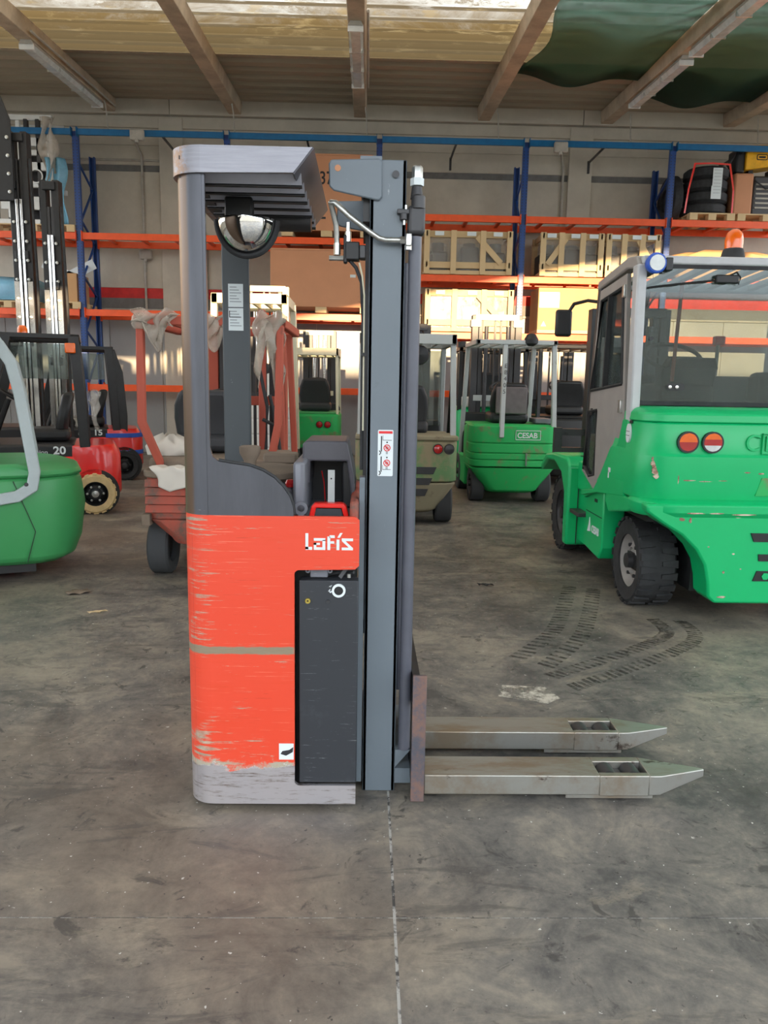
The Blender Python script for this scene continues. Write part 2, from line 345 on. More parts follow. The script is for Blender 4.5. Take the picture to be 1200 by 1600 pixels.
for k in (-1, 0, 1):
    x = .13+k*7.7-3.85
    for xx in ((x, ) if k < 1 else (x, )):
        B().box(xx-.22, xx+.22, WY-.06, WY+.02, 0, 6.22).build('pilaster', M['wall'], wb, bevel=.008)
B().tube([(-13, WY-.03, 2.74), (13, WY-.03, 2.74)], .022).build('conduit_pipe', M['conduit'], wb)
B().tube([(-6, WY-.03, 5.46), (-3.2, WY-.03, 5.46)], .02).build('conduit_pipe', M['conduit'], wb)
for (x, z0, z1) in ((-4.27, 2.75, 5.85), (3.66, 4.4, 5.8), (-3.1, 2.75, 4.2), (-3.55, 2.75, 4.0)):
    B().tube([(x, WY-.035, z0), (x, WY-.035, z1-.3), (x-.04 if z1 < 5.84 else x-.1, WY-.035, z1-.1), (x-.04 if z1 < 5.84 else x-.1, WY-.035, z1)], .022).build('conduit_pipe', M['conduit'], wb)
for x, y, z, l in ((-4.0, 14.155, 5.55, 'beige junction box on the blue top beam above the left rack bay'), (-4.24, WY-.06, 3.76, 'beige junction box on the wall above the red stripe'), (3.31, 14.155, 5.52, 'beige junction box on the blue top beam beside the right pilaster')):
    t_ = thing('junction_box', l, 'junction box', (x, y, z), group='wall junction boxes')
    B().box(-.12, .12, -.05, .05, -.09, .09).build('cover', M['conduit'], t_, bevel=.03, seg=3)
    B().cyl((0, -.02, -.13), .03, .05).build('gland', M['conduit'], t_)

# ------------------------------------------------------------------ roof
def RZ(y): return 6.50 - .068*(15.4-y)
BX = [-9.44+2.31*k for k in range(9)]
ceil = struct(B().box(-9.6, 9.2, 15.35, 15.5, RZ(15.3)+.09, RZ(15.3)+.2).build('ceiling', M['beam'], smooth=0))
prof = [(0, 0), (.12, 0), (.17, .085), (.29, .085), (.34, 0)]
def sheet_piece(x0, x1, y0, y1, m):
    pts = []; y = y0
    while y < y1-.01:
        for a, h in prof:
            if y+a < y1: pts.append((y+a, RZ(y+a)+h+.02))
        y += .40
    pts.append((y1, RZ(y1)+.02)); n = len(pts)
    v = [(x, p[0], p[1]) for x in (x0, x1) for p in pts]
    B().add(v, [(i, i+1, n+i+1, n+i) for i in range(n-1)]).build('roof_sheet', m, ceil, smooth=0)
for k in range(8):
    x0, x1 = BX[k]-.02, BX[k+1]+.02
    for y0, y1, m in ((-1.6, 3.2, 'sheet_op'), (3.2, 8.0, 'sheet'), (8.0, 12.8, 'sheet'), (12.8, 15.5, 'sheet_op')):
        sheet_piece(x0+.01*(k % 2), x1+.01*(k % 2), y0, y1, M[m])
for x in BX:
    B().sweep([(x, -1.6, RZ(-1.6)-.10), (x, 15.36, RZ(15.36)-.10)], [(-.11, -.11), (.11, -.11), (.13, .11), (-.13, .11)]).build('roof_beam', M['beam'], ceil, smooth=0, bevel=.01)
# unseen sun blockers added behind the camera: sloped header and yard block
hz = lambda x: max(3.3, min(5.3, 4.20+.20*x))
struct(B().prism([(x, hz(x)) for x in (-9.6, -4.5, 0, 3, 5.5, 9.2)] + [(9.2, 5.5), (-9.6, 5.5)], 'y', -1.75, -1.6).build('front_sun_blocker', M['wall'], smooth=0))
for nm, x in (('wall_left', -9.6), ('wall_right', 9.2)): 
    wl_ = B().box(x-.15, x+.15, -1.6, 15.4, 0, 2.1).box(x-.15, x+.15, -1.6, 15.4, 5.7, 6.6)
    for k in range(6): wl_.box(x-.15, x+.15, -1.6+k*3.36, -1.2+k*3.36 if k else -.9, 2.1, 5.7)      # unseen openings between the piers, added to brighten the rear
    struct(wl_.build(nm, M['wall'], smooth=0))
nb = struct(B().box(-30, 30, -22, -18, 0, 4.3).build('yard_sun_blocker', M['wall'], smooth=0))  # unseen block, added to cut off the lower part of the sun
B().box(-30.2, 30.2, -22.2, -17.8, 4.3, 4.55).build('sun_blocker_top', M['beam'], nb, smooth=0)

# tube lights along the beams, drop cables, shade nets
for x, y0, L, l in ((-4.80, 11.7, 2.9, 'long dusty strip light under the leftmost roof beam'), (-.21, 10.7, 2.4, 'dusty strip light under the middle roof beam'), (4.43, 11.6, 2.2, 'dusty strip light under the right roof beam'), (4.43, 9.2, 2.1, 'strip light nearest the picture top on the right roof beam')):
    t_ = thing('strip_light', l, 'light', (x, y0, RZ(y0)-.21), group='roof strip lights'); t_.rotation_euler = (math.atan(.068), 0, 0)
    B().prism([(-.07, 0), (.07, 0), (.1, -.06), (-.1, -.06)], 'y', 0, L).build('housing', M['conduit'], t_)
    B().prism([(-.095, -.06), (.095, -.06), (.06, -.12), (-.06, -.12)], 'y', .04, L-.04).build('diffuser', M['clear_lens'], t_)
    for yy in (0, L-.03): B().box(-.1, .1, yy, yy+.03, -.125, -.05).build('end_cap', M['white'], t_)
    for k in range(1, 3): B().box(-.1, .1, L*k/3, L*k/3+.02, -.123, -.055).build('clip', M['zinc'], t_)
    B().tube([(.16, -.2, .04), (.16, L*.5, .04), (.16, L+.5, .04)], .018).build('cable_pipe', M['conduit'], t_)
for i, x in enumerate((-4.66, -2.43, -.08, 2.27, 4.65, 6.96)):
    l = ['first', 'second', 'third', 'fourth', 'fifth', 'sixth'][i]
    tag(B().tube([(x-.02, 14.6, 6.24), (x, 14.62, 6.1), (x+.01, 14.62, 5.9), (x+.03, 14.62, 5.66)], .011, 6).build('drop_cable', M['conduit']), 'thin cable hanging from a roof beam end, %s from the left' % l, 'cable', 'drop cables')
def net(x0, x1, y0, y1, l, lw):
    def fn(u, v):
        y = y0+(y1-y0)*v; wav = .10*sin(9*v+1)*(1-u)**3
        x = x0+lw*(.5-.5*cos(2*pi*v*2))*(1-u)+wav*.5+(x1-x0)*u
        return (x, y+.12*sin(pi*u)*(v-.3), RZ(y)-.05-.07*sin(pi*u)-.05*sin(u*9+v*4))
    tag(B().sheet(fn, 26, 26).build('shade_net', M['net'], solid=.012), l, 'net', 'shade nets')
net(2.32, 4.27, 7.5, 13.2, 'dark green shade net sagging under the roof between fourth and fifth beams', .12)
net(4.60, 6.58, 7.5, 14.2, 'dark green shade net sagging under the rightmost roof bay in view', .05)

# ------------------------------------------------------------------ pallet rack
FY, RY = 14.3, 15.1
PX = [-7.71, -5.10, -2.49, .16, 2.73, 5.33, 7.93]
rack = thing('pallet_rack', 'long pallet rack with blue uprights and orange beams along the back wall', 'pallet rack', (0, FY, 0))
post = B().prism([(-.05, -.04), (.05, -.04), (.05, .04), (.03, .04), (.03, -.02), (-.03, -.02), (-.03, .04), (-.05, .04)], 'z', 0, 5.62).build('front_post', M['blue'], rack, loc=(PX[0], 0, 0), smooth=0)
rpost = B().prism([(-.05, .04), (.05, .04), (.05, -.04), (.03, -.04), (.03, .02), (-.03, .02), (-.03, -.04), (-.05, -.04)], 'z', 0, 5.42).build('rear_post', M['blue'], rack, loc=(PX[0], RY-FY, 0), smooth=0)
slot = B()
for k in range(100): slot.box(-.038, -.026, -.0425, -.04, .5+k*.05, .525+k*.05); slot.box(.026, .038, -.0425, -.04, .5+k*.05, .525+k*.05)
slot = slot.build('slot_holes', M['black'], rack, loc=(PX[0], 0, 0), smooth=0); slot['kind'] = 'stuff'
D = RY-FY
br = B()
brd = [B().bar([(0, .03, 0), (0, D-.03, .75)], .03, .03, up=(1, 0, 0)).build('brace', M['blue'], rack, loc=(PX[0], 0, .3), smooth=0),
       B().bar([(0, .03, 0), (0, D-.03, -.34)], .03, .03, up=(1, 0, 0)).build('brace', M['blue'], rack, loc=(PX[0], 0, .3), smooth=0)]
for i, x in enumerate(PX):
    if i: share(post, rack, (x, 0, 0)); share(rpost, rack, (x, D, 0)); share(slot, rack, (x, 0, 0))
    for k in range(5):
        if i or k: share(brd[0], rack, (x, 0, .3+k*.95))
        share(brd[1], rack, (x, 0, 1.36+k*.95)) if k or i else None
    B().box(x-.08, x+.08, -.08, .08, 0, .012).build('foot_plate', M['blue'], rack, smooth=0)
bl = {}
def beam(x0, x1, y, z, m='orange', h=.115):
    key = (round(x1-x0, 2), m, h)
    if key not in bl:
        L = x1-x0
        bl[key] = B().box(.055, L-.055, -.025, .025, -h/2, h/2).box(.045, .055, -.055, .055, -h*.75, h*.75).box(L-.055, L-.045, -.055, .055, -h*.75, h*.75).build('beam', M[m], rack, smooth=0, bevel=.004, loc=(x0, y, z))
    else: share(bl[key], rack, (x0, y, z))
cross = None
for i in range(6):
    x0, x1 = PX[i], PX[i+1]
    for z in ((1.26, 2.58, 3.89) if x0 < .1 else (1.25, 2.30, 3.30, 4.33)):
        beam(x0, x1, -.03, z); beam(x0, x1, D, z)
        for k in range(4):
            if cross is None: cross = B().box(-.03, .03, .0, D-.03, -.02, .02).build('cross_bar', M['orange'], rack, smooth=0, loc=(x0+.4, 0, z+.02))
            else: share(cross, rack, (x0+.4+.6*k, 0, z+.02))
    beam(x0, x1, -.06, 5.60, 'cyan', .10)
for x in (-6.3, -3.6, -1.1, 1.5, 4.1, 6.6):
    B().bar([(x, -.02, 5.57), (x, D+.13, 5.57)], .03, .03).bar([(x, D+.13, 5.60), (x, D+.13, 5.38)], .04, .04, up=(0, 1, 0)).build('wall_tie', M['steel_dark'], rack, smooth=0)

# ------------------------------------------------------------------ goods on the rack
def pallet(x0, x1, z, l, y0=14.22, y1=15.1):
    t_ = thing('wooden_pallet', l, 'pallet', ((x0+x1)/2, (y0+y1)/2, z), group='pallets on the rack'); w = (x1-x0)/2; d = (y1-y0)/2
    for k in range(5):
        yy = -d + (2*d-.14)*k/4; B().box(-w, w, yy, yy+.14, .098, .12).build('deck_board', M['wood'], t_, smooth=0)
    for xx in (-w, -.07, w-.14):
        for yy in (-d, -.07, d-.14): B().box(xx, xx+.14, yy, yy+.14, .022, .098).build('block', M['wood'], t_, smooth=0)
        B().box(xx, xx+.14, -d, d, 0, .022).build('skid_board', M['wood'], t_, smooth=0)
    return t_
def crate(x0, x1, z, h, l, diag, y0=14.24, y1=15.0):
    t_ = thing('timber_crate', l, 'crate', ((x0+x1)/2, (y0+y1)/2, z), group='open timber crates on the rack'); w = (x1-x0)/2; d = (y1-y0)/2
    b = lambda *a: B().box(*a).build('batten', M['wood'], t_, smooth=0, bevel=.004)
    for s in (-1, 1):
        yy = s*(d-.02)
        for xx in (-w+.05, -w/3, w/3, w-.05): b(xx-.05, xx+.05, yy-.02, yy+.02, 0, h)
        for zz in (.16, h-.06): b(-w, w, yy-s*.045-.018, yy-s*.045+.018, zz-.055, zz+.055)
        b(-w, w, yy-s*.045-.018, yy-s*.045+.018, .02, .07)
        for xa, xb in diag:
            B().bar([(xa*w, yy-s*.01, .2), (xb*w, yy-s*.01, h-.1)], .1, .025, up=(0, 1, 0)).build('diagonal_batten', M['wood'], t_, smooth=0)
    for xx in (-w+.05, w-.05):
        for zz in (.16, h-.06): b(xx-.018, xx+.018, -d, d, zz-.05, zz+.05)
    B().box(-w, w, -d+.03, d-.03, .0, .06).build('base_board', M['wood'], t_, smooth=0)
    for k, xx in enumerate((-w*.66, 0.05, w*.66)):
        B().box(xx-.17, xx+.17, -d+.16, d-.14, .06, h*(.55+.12*(k % 2))).build('packed_part', M['steel_dark'], t_, bevel=.04)
        B().cyl((xx, -.1, h*.55), .11, h*.2).build('packed_drum', M['black'], t_)
        B().box(xx-.08, xx+.08, -d-.008, -d-.002, h-.095, h-.025).build('paper_tag', M['label'], t_, smooth=0)
    B().box(-w+.1, w-.1, -d+.10, d-.1, .07, h-.08).build('plastic_wrap', M['film_clear'], t_)
crate(.98, 2.56, 3.375, .75, 'open timber crate on the middle orange beam left of the blue upright', [(.75, .2)])
crate(3.06, 4.20, 3.375, .75, 'open timber crate on the middle orange beam right of the blue upright', [(-.75, -.2)])
crate(4.24, 5.22, 3.375, .75, 'open timber crate on the middle orange beam above the cab roof corner', [(.75, .2)])
crate(1.02, 2.62, 2.375, .74, 'sunlit open timber crate on the lowest visible orange beam', [(.75, .2)])
def plybox(x0, x1, z, h, l, y0=14.24, y1=15.05):
    t_ = thing('plywood_case', l, 'case', ((x0+x1)/2, (y0+y1)/2, z)); w = (x1-x0)/2; d = (y1-y0)/2
    B().box(-w, w, -d, d, .1, h).build('case_body', M['ply'], t_, bevel=.006)
    B().box(-w-.01, w+.01, -d-.01, d+.01, h-.03, h).build('case_lid', M['ply'], t_, bevel=.004)
    for xx in (-w, -.1, w-.2): B().box(xx, xx+.2, -d, d, 0, .1).build('skid', M['wood'], t_, smooth=0)
    return t_
a = plybox(-1.75, .05, 2.655, 1.10, 'large plywood case with a white tag on the lower beam behind the stacker')
B().box(.52, .62, -.413, -.407, .62, .67).build('white_tag', M['label'], a, smooth=0)
a = plybox(-1.55, .04, 3.965, 1.38, 'plywood case marked 37 on the upper beam behind the mast top')
text('marking', '37', .30, M['ink'], a, (-.13, -.408, .88), sx=.8, bold=.004); text('marking', '2', .30, M['ink'], a, (-.13, -.408, .30), sx=.8, bold=.004)
t_ = thing('boxed_goods', 'sunlit pinkish cardboard carton on the lowest visible orange beam', 'carton', (3.75, 14.62, 2.375))
B().box(-.68, .68, -.36, .36, .06, .80).build('carton', M['card'], t_, bevel=.01)
B().box(-.68, .68, -.36, .36, 0, .06).build('pallet_base', M['wood'], t_, smooth=0)
B().box(-.66, -.3, -.366, -.36, .45, .72).build('paper_sheet', M['label'], t_, smooth=0)
B().prism([(-.62, .12), (-.52, .12), (-.57, .21)], 'y', -.366, -.36).build('warning_mark', M['label'], t_, smooth=0)
def bundle(x0, x1, z, h, l, m, seed, y0=14.25, y1=15.05):
    rnd = random.Random(seed); ph = [rnd.uniform(0, 6) for _ in range(4)]; rings = []; n = 28
    for k, (s, zz) in enumerate(((1, 0), (1.02, .25), (1, .6), (.93, .85), (.7, .97), (.2, 1))):
        ring = []
        for i in range(n):
            a = 2*pi*i/n; c, q = cos(a), sin(a); e = .35
            px = math.copysign(abs(c)**e, c); py = math.copysign(abs(q)**e, q)
            w = 1+.06*sin(3*a+ph[0]+k)+.05*sin(7*a+ph[1]-k*2)
            ring.append(((x0+x1)/2+px*s*w*(x1-x0)/2, (y0+y1)/2+py*s*w*(y1-y0)/2, z+h*(zz+.06*sin(4*a+ph[2])*(k > 2))))
        rings.append(ring)
    return tag(B().loft(rings).build('wrapped_bundle', M[m], smooth=60), l, 'bundle')
bundle(5.55, 7.4, 3.37, .52, 'sunlit plastic-wrapped pale bundle on the rack behind the orange beacon', 'card', 3)
bundle(-6.75, -5.95, 2.66, .40, 'blue film bundle on the left end of the lower rack beam', 'film_blue', 5)
pallet(-6.9, -5.9, 2.64, 'wooden pallet at the left end of the lower beam'); bpy.data.objects['wrapped_bundle.001'].location.z = .12
pallet(-5.72, -5.0-.12, 2.64, 'wooden pallet under the small cardboard carton')
t_ = thing('cardboard_carton', 'brown cardboard carton beside the leftmost blue upright', 'carton', (-5.43, 14.6, 2.76))
B().box(-.24, .24, -.3, .3, 0, .5).build('carton', M['card'], t_, bevel=.01)
for s in (-1, 1): B().bar([(s*.24, 0, .5), (s*.16, 0, .66)], .58, .01, up=(0, 1, 0)).build('flap', M['label'], t_, smooth=0)
# white machine frames stacked high on the left bay
pallet(-6.6, -5.16, 3.95, 'wooden pallet under the white machine frames')
t_ = thing('machine_frame', 'stack of white metal machine frames half wrapped in plastic', 'machine frame', (-5.85, 14.6, 4.07))
for k, (zz, x0, x1) in enumerate(((0.0, -.7, .2), (.38, -.7, .1), (.62, -.7, .35), (1.15, -.65, .25), (1.5, -.6, .2), (1.72, -.5, .35))):
    for yy in (-.3, .25): B().box(x0, x1, yy, yy+.06, zz, zz+.09).build('cross_rail', M['white'], t_, bevel=.01)
for x in (-.68, -.1, .1):
    for yy in (-.27, .27): B().box(x-.04, x+.04, yy-.03, yy+.03, 0, 1.75).build('upright', M['steel_dark'], t_, bevel=.01)
B().box(-.6, .1, .0, .24, .1, 1.3).build('inner_unit', M['steel_dark'], t_, bevel=.04)
for x in (-.45, -.25, .28): B().box(x, x+.07, -.36, -.3, .1, 1.7).build('white_upright', M['white'], t_, bevel=.01)
for z in (.25, .9, 1.3): B().box(-.6, .3, -.3, -.24, z, z+.14).build('white_panel', M['white'], t_, bevel=.01)
B().lathe([(.1, 0), (.12, 0), (.12, .02), (.1, .02), (.1, 0)], (.05, -.34, .8), 'y', 20, False).build('hoop', M['white'], t_)
def cover(u, v):
    a = u*2.2-.6; return (.18+.26*u+.05*sin(9*v+u*3), -.38-.05*sin(7*u+5*v), 1.75-1.0*v-.1*sin(5*u)*v)
B().sheet(cover, 14, 20).build('plastic_cover', M['film'], t_, solid=.006)
B().sheet(lambda u, v: (.22+.34*u+.04*sin(8*v), -.36-.04*sin(11*u+v*3), 1.1-1.1*v), 12, 16).build('plastic_cover', M['film_blue'], t_, solid=.006)
# tyres and welder on the top right
pallet(5.69, 6.5, 4.39, 'wooden pallet under the stacked tyres'); pallet(6.55, 7.6, 4.39, 'wooden pallet under the brown welding set')
for k in range(4):
    t_ = thing('spare_tyre', 'black solid tyre, %s of the strapped stack on the top shelf' % ['lowest', 'second from bottom', 'third from bottom', 'topmost'][k], 'tyre', (6.08+.015*(k % 2), 14.64, 4.51+k*.205), group='stacked tyres')
    B().lathe([(.18, 0), (.34, 0), (.39, .04), (.39, .16), (.34, .20), (.18, .20), (.18, 0)], (0, 0, 0), 'z', 32, False).build('tread', M['rubber'], t_)
    B().ring((0, 0, .06), .10, .18, .08, 'z').build('rim', M['steel_dark'], t_)
t_ = thing('spare_tyre', 'large dark tyre standing behind the strapped tyre stack', 'tyre', (5.53, 14.80, 4.82))
B().lathe([(.2, -.1), (.38, -.1), (.43, -.06), (.43, .06), (.38, .1), (.2, .1), (.2, -.1)], (0, 0, .0), 'x', 30, False).build('tread', M['rubber'], t_)
B().ring((-.05, 0, 0), .1, .2, .1, 'x').build('rim', M['steel_dark'], t_)
t_ = thing('shipping_paper', 'two white papers taped to the stacked tyres', 'paper', (6.12, 14.23, 4.95))
B().box(-.07, .1, 0, .004, 0, .32).build('sheet', M['label'], t_, smooth=0); B().box(-.08, .1, .006, .01, -.2, .02).build('sheet', M['label'], t_, smooth=0)
for k in range(8): B().box(-.05, .08, -.003, 0, .28-k*.055, .285-k*.055).build('print_line', M['ink_grey'], t_, smooth=0)
tag(B().bar([(5.60, 14.25, 4.5), (5.63, 14.22, 4.9), (5.72, 14.24, 5.33), (6.03, 14.24, 5.345), (6.34, 14.24, 5.33), (6.43, 14.22, 4.9), (6.45, 14.25, 4.5)], .03, .006, up=(0, 1, 0)).build('ratchet_strap', M['red'], smooth=0), 'red strap tied over the stacked tyres', 'strap')
t_ = thing('welding_machine', 'brown and grey welding set on the top right shelf', 'welder', (7.0, 14.65, 4.51))
B().box(-.5, -.15, -.3, .3, 0, .72).build('side_case', M['ply'], t_, bevel=.04)
B().box(-.15, .6, -.28, .3, 0, .68).build('front_case', M['steel_dark'], t_, bevel=.03)
for k in range(6): B().box(-.1, .5, -.295, -.28, .12+k*.08, .15+k*.08).build('vent_slat', M['conduit'], t_, smooth=0)
B().tube([(-.15, -.31, .6), (.05, -.33, .45), (.3, -.33, .5), (.5, -.31, .62)], .014, 8).build('cable', M['rubber'], t_)
t_ = thing('wire_feeder', 'yellow wire feeder box on top of the welding set', 'wire feeder', (6.9, 14.6, 5.27))
B().prism([(-.2, .02), (.45, .12), (.45, .46), (-.2, .44)], 'y', -.2, .2).build('case', M['yellow'], t_, bevel=.015)
B().box(-.36, -.2, -.16, .2, -.02, .40).build('spool_cover', M['black_plastic'], t_, bevel=.03)
B().ring((.1, -.204, .2), .0, .001, .004, 'y').build('badge', M['ink'], t_)
B().prism(rrect(-.02, .18, .19, .29, .03), 'y', -.204, -.2).build('badge', M['ink'], t_, smooth=0); B().prism(rrect(-.005, .165, .205, .275, .02), 'y', -.206, -.2).build('badge_fill', M['yellow'], t_, smooth=0); B().box(.02, .14, -.208, -.2, .225, .255).build('badge_print', M['ink'], t_, smooth=0)
B().tube([(-.36, -.1, .3), (-.5, -.12, .1), (-.46, -.12, .02)], .02, 8).build('hose', M['rubber'], t_)
for s in (-.1, .3): B().box(s, s+.08, -.1, .1, -.03, .06).build('foot', M['black'], t_)
# ------------------------------------------------------------------ the stacker (hero)
YN, YF = 2.37, 3.15
st = thing('pallet_stacker', 'worn orange and grey ride-on pallet stacker with lowered forks in the foreground', 'stacker', (-.2, 2.76, 0))
OX, OY = .2, -2.76
class SB(B):      # builder working in world metres, stored relative to the stacker's base
    def build(s, name, mat, parent=None, **k):
        s.v = [(x+OX, y+OY, z) for x, y, z in s.v]; o = B.build(s, name, mat, parent or st, **k)
        return o
def localmat(mat):   # stacker materials use world-like object coords: shift texture origin back
    nt = mat.node_tree; tc = [n for n in nt.nodes if n.type == 'TEX_COORD'][0]; mp = nt.nodes.new('ShaderNodeMapping'); mp.inputs['Location'].default_value = (-OX, -OY, 0)
    for l in list(tc.outputs['Object'].links): nt.links.new(mp.outputs[0], l.to_socket)
    nt.links.new(tc.outputs['Object'], mp.inputs['Vector'])
for k in ('stack_orange', 'hood', 'pillar'): localmat(M[k])
r = .085; XL = -.575
def shell(x_end, z0, z1, y_end, th, grow=0):
    """rounded rear corner in plan: near face -> corner -> rear face, as a wall of thickness th"""
    o = [(x_end, YN-grow)] + [(XL+r+(r+grow)*cos(R(a)), YN+r+(r+grow)*sin(R(a))) for a in range(-90, -181, -10)] + [(XL-grow, y_end)]
    i = [(x_end, YN+th)] + [(XL+r+(r-th)*cos(R(a)), YN+r+(r-th)*sin(R(a))) for a in range(-90, -181, -10)] + [(XL+th, y_end)]
    s = SB(); s.prism(o + i[::-1], 'z', z0, z1); return s
# orange skin with the battery notch
s = shell(XL+r, .02, .99, YF-r, .014)
s.prism([(XL+r, .02), (-.021, .02), (-.021, .086), (-.212, .086)] + [(-.222, .096)] + [(-.222, .80)] + arc((-.207, .803), .015, 180, 90, 4) + [(-.03, .822), (-.018, .834), (-.018, .978), (-.03, .99), (XL+r, .99)], 'y', YN, YN+.014)
s.prism([(XL+r, YF), (XL, YF-r), (XL+.014, YF-r), (XL+r, YF-.014), (-.03, YF-.014), (-.03, YF)], 'z', .02, .99)
skin = s.build('body_skin', M['stack_orange'])
SB().box(XL+.03, -.235, YN+.02, YF-.02, .05, .94).box(-.235, -.03, YN+.10, YF-.02, .05, .94).box(-.235, -.226, YN+.016, YN+.1, .05, .94).build('inner_frame', M['black'], smooth=0)
SB().box(XL+.04, -.03, YN+.02, YF-.02, .93, .965).build('deck_cover', M['body_grey'], bevel=.005)
# lettering on the skin: blocky lower-case logo
u = .0082
def letters():
    L = []
    def q(x0, x1, z0, z1): L.append([(x0, z0), (x1, z0), (x1, z1), (x0, z1)])
    q(0, 1.1, 0, 5.4); q(0.0, 2.6, -.2, .8)
    q(3.2, 7.6, 2.9, 3.8); q(6.5, 7.6, -.2, 3.2); q(3.2, 6.6, -.2, .7); q(3.2, 4.2, .7, 2.2); q(3.2, 5.6, 1.5, 2.2)
    q(8.4, 9.5, -.2, 4.4); q(9.2, 11.2, 3.9, 4.8); q(9.4, 11.0, 2.0, 2.8)
    q(11.9, 13.0, -.2, 3.4); L.append([(12.2, 4.0), (13.1, 4.0), (14.2, 5.6), (13.2, 5.6)])
    q(13.9, 18.2, 2.9, 3.8); L.append([(16.6, .7), (18.0, .7), (15.3, 2.9), (13.9, 2.9)]); q(13.9, 18.2, -.2, .7)
    return L
s = SB()
for p in letters(): s.prism([(-.187+x*u, .886+z*u*1.15) for x, z in p], 'y', YN-.0012, YN+.001)
s.build('logo', M['label'], skin, smooth=0)
s = SB().box(-.273, -.225, YN-.001, YN+.001, .178, .234); sk = s.build('sticker', M['label'], skin, smooth=0)
SB().prism([(-.268, .198), (-.25, .192), (-.228, .205), (-.226, .222), (-.24, .212), (-.262, .208)], 'y', YN-.002, YN).build('sticker_mark', M['ink'], skin, smooth=0)
SB().box(-.56, -.45, YN+.06, YN+.3, .0, .03).build('rear_skid', M['rust_plate'], bevel=.004)
for yy in (2.5, 2.95): SB().cyl((-.28, yy, .07), .07, .06, 'y').build('castor_wheel', M['rubber'])
# battery box
s = SB().box(-.208, -.019, YN+.012, YN+.06, .09, .782); bb = s.build('battery_box', M['box_black'], bevel=.003)
SB().ring((-.082, YN+.006, .75), .0145, .022, .008).build('socket_ring', M['label'], bb)
SB().cyl((-.082, YN+.008, .75), .0148, .004, 'y').build('socket_hole', M['black'], bb)
SB().ring((-.180, YN+.004, .716), .003, .0085, .008, n=16).build('lock', M['brass'], bb)
SB().cyl((-.116, YN+.006, .714), .006, .007, 'y', 10).build('bolt', M['steel_dark'], bb)
SB().tube([(-.112, YN+.01, .762), (-.106, YN+.01, .766), (-.108, YN+.01, .755), (-.113, YN+.01, .748), (-.108, YN+.01, .744), (-.104, YN+.01, .748)], .0022, 6).build('hook_mark', M['label'], bb)
SB().box(-.175, -.118, YN+.035, YN+.07, .785, .815).build('connector_block', M['body_grey'], bevel=.004)
for x in (-.182, -.111): SB().ring((x, YN+.035, .808), .003, .008, .004, n=14).build('connector_lug', M['body_grey'])
SB().bar([(-.08, YN+.04, .785), (-.055, YN+.05, .82)], .012, .006, up=(0, 1, 0)).build('strut', M['steel_dark'])
SB().tube([(-.12, YN+.06, .79), (-.09, YN+.05, .80), (-.06, YN+.07, .79), (-.035, YN+.05, .80)], .005, 8).build('battery_cable', M['rubber'])
SB().cyl((-.05, YN+.03, .788), .006, .012, 'z', 10).build('bolt', M['zinc'])
# grey cab side, pillars and roof
s = shell(XL+r, .99, 2.0, YN+.21, .012)
pc = [(-.224, .99), (-.226, 1.02), (-.236, 1.05), (-.256, 1.08), (-.284, 1.108), (-.32, 1.13), (-.36, 1.144), (-.42, 1.152), (-.455, 1.158), (-.472, 1.172), (-.480, 1.20)]
s.prism([(XL+r, .99)] + pc + [(-.481, 2.0), (XL+r, 2.0)], 'y', YN+.002, YN+.014)
s.build('near_pillar', M['pillar'])
SB().tube([(x, YN+.012, z+.003) for x, z in pc[:9]], .006, 8, up=(0, 1, 0)).build('edge_trim', M['rubber'])
s = SB().box(XL+.002, -.466, YF-.03, YF, .96, 2.0); fp = s.build('far_pillar', M['dark_pillar'], bevel=.006)
for z0, z1 in ((1.69, 1.778), (1.60, 1.686)):
    p = SB().box(-.548, -.490, YF-.032, YF-.03, z0, z1).build('document_label', M['label'], fp, smooth=0)
    for k in range(6): SB().box(-.542, -.515+.018*((k*7) % 3)/2, YF-.033, YF-.032, z1-.014-k*.011, z1-.011-k*.011).build('print_line', M['ink_grey'], fp, smooth=0)
SB().box(-.545, -.5, YF-.0335, YF-.032, 1.650, 1.653).box(-.545, -.542, YF-.0335, YF-.032, 1.650, 1.676).build('print_mark', M['ink'], fp, smooth=0)
# roof hood
s = shell(XL+r, 1.995, 2.07, YF-r, .016, grow=.012)
for y0, y1 in ((YN-.012, YN+.006), (YF-.006, YF+.012)): s.prism([(XL+r, 1.995), (-.222, 2.0), (-.166, 2.07), (XL+r, 2.07)], 'y', y0, y1)
s.prism([(XL+r, YF+.012), (XL-.012, YF-r), (XL+.004, YF-r), (XL+r, YF-.004)], 'z', 1.995, 2.07)
hood = s.build('roof_hood', M['hood'])
SB().sweep([(-.194, YN-.008, 2.035), (-.194, YF+.008, 2.035)], [(-.004, -.046), (.004, -.046), (.004, .046), (-.004, .046)], up=(.62, 0, .78)).build('front_fascia', M['console_grey'])
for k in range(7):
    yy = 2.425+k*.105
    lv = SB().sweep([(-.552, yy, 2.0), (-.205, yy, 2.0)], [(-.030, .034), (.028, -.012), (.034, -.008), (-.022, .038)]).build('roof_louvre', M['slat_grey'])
    SB().sweep([(-.552, yy+.034, 1.985), (-.205, yy+.034, 1.985)], [(-.006, .0), (-.005, -.003), (.012, -.003), (.012, .006), (0, .006)]).build('louvre_shade_line', M['black'], lv)  # black strip painting in the shadow line under each louvre
SB().box(XL+.02, -.2, YN+.01, YF-.01, 2.035, 2.045).build('louvre_gap_shade', M['black'], smooth=0)  # black sheet standing in for the shade in the louvre gaps
SB().box(-.56, -.52, YN+.03, YF-.03, 1.99, 2.04).build('louvre_rail', M['steel_dark'], smooth=0)
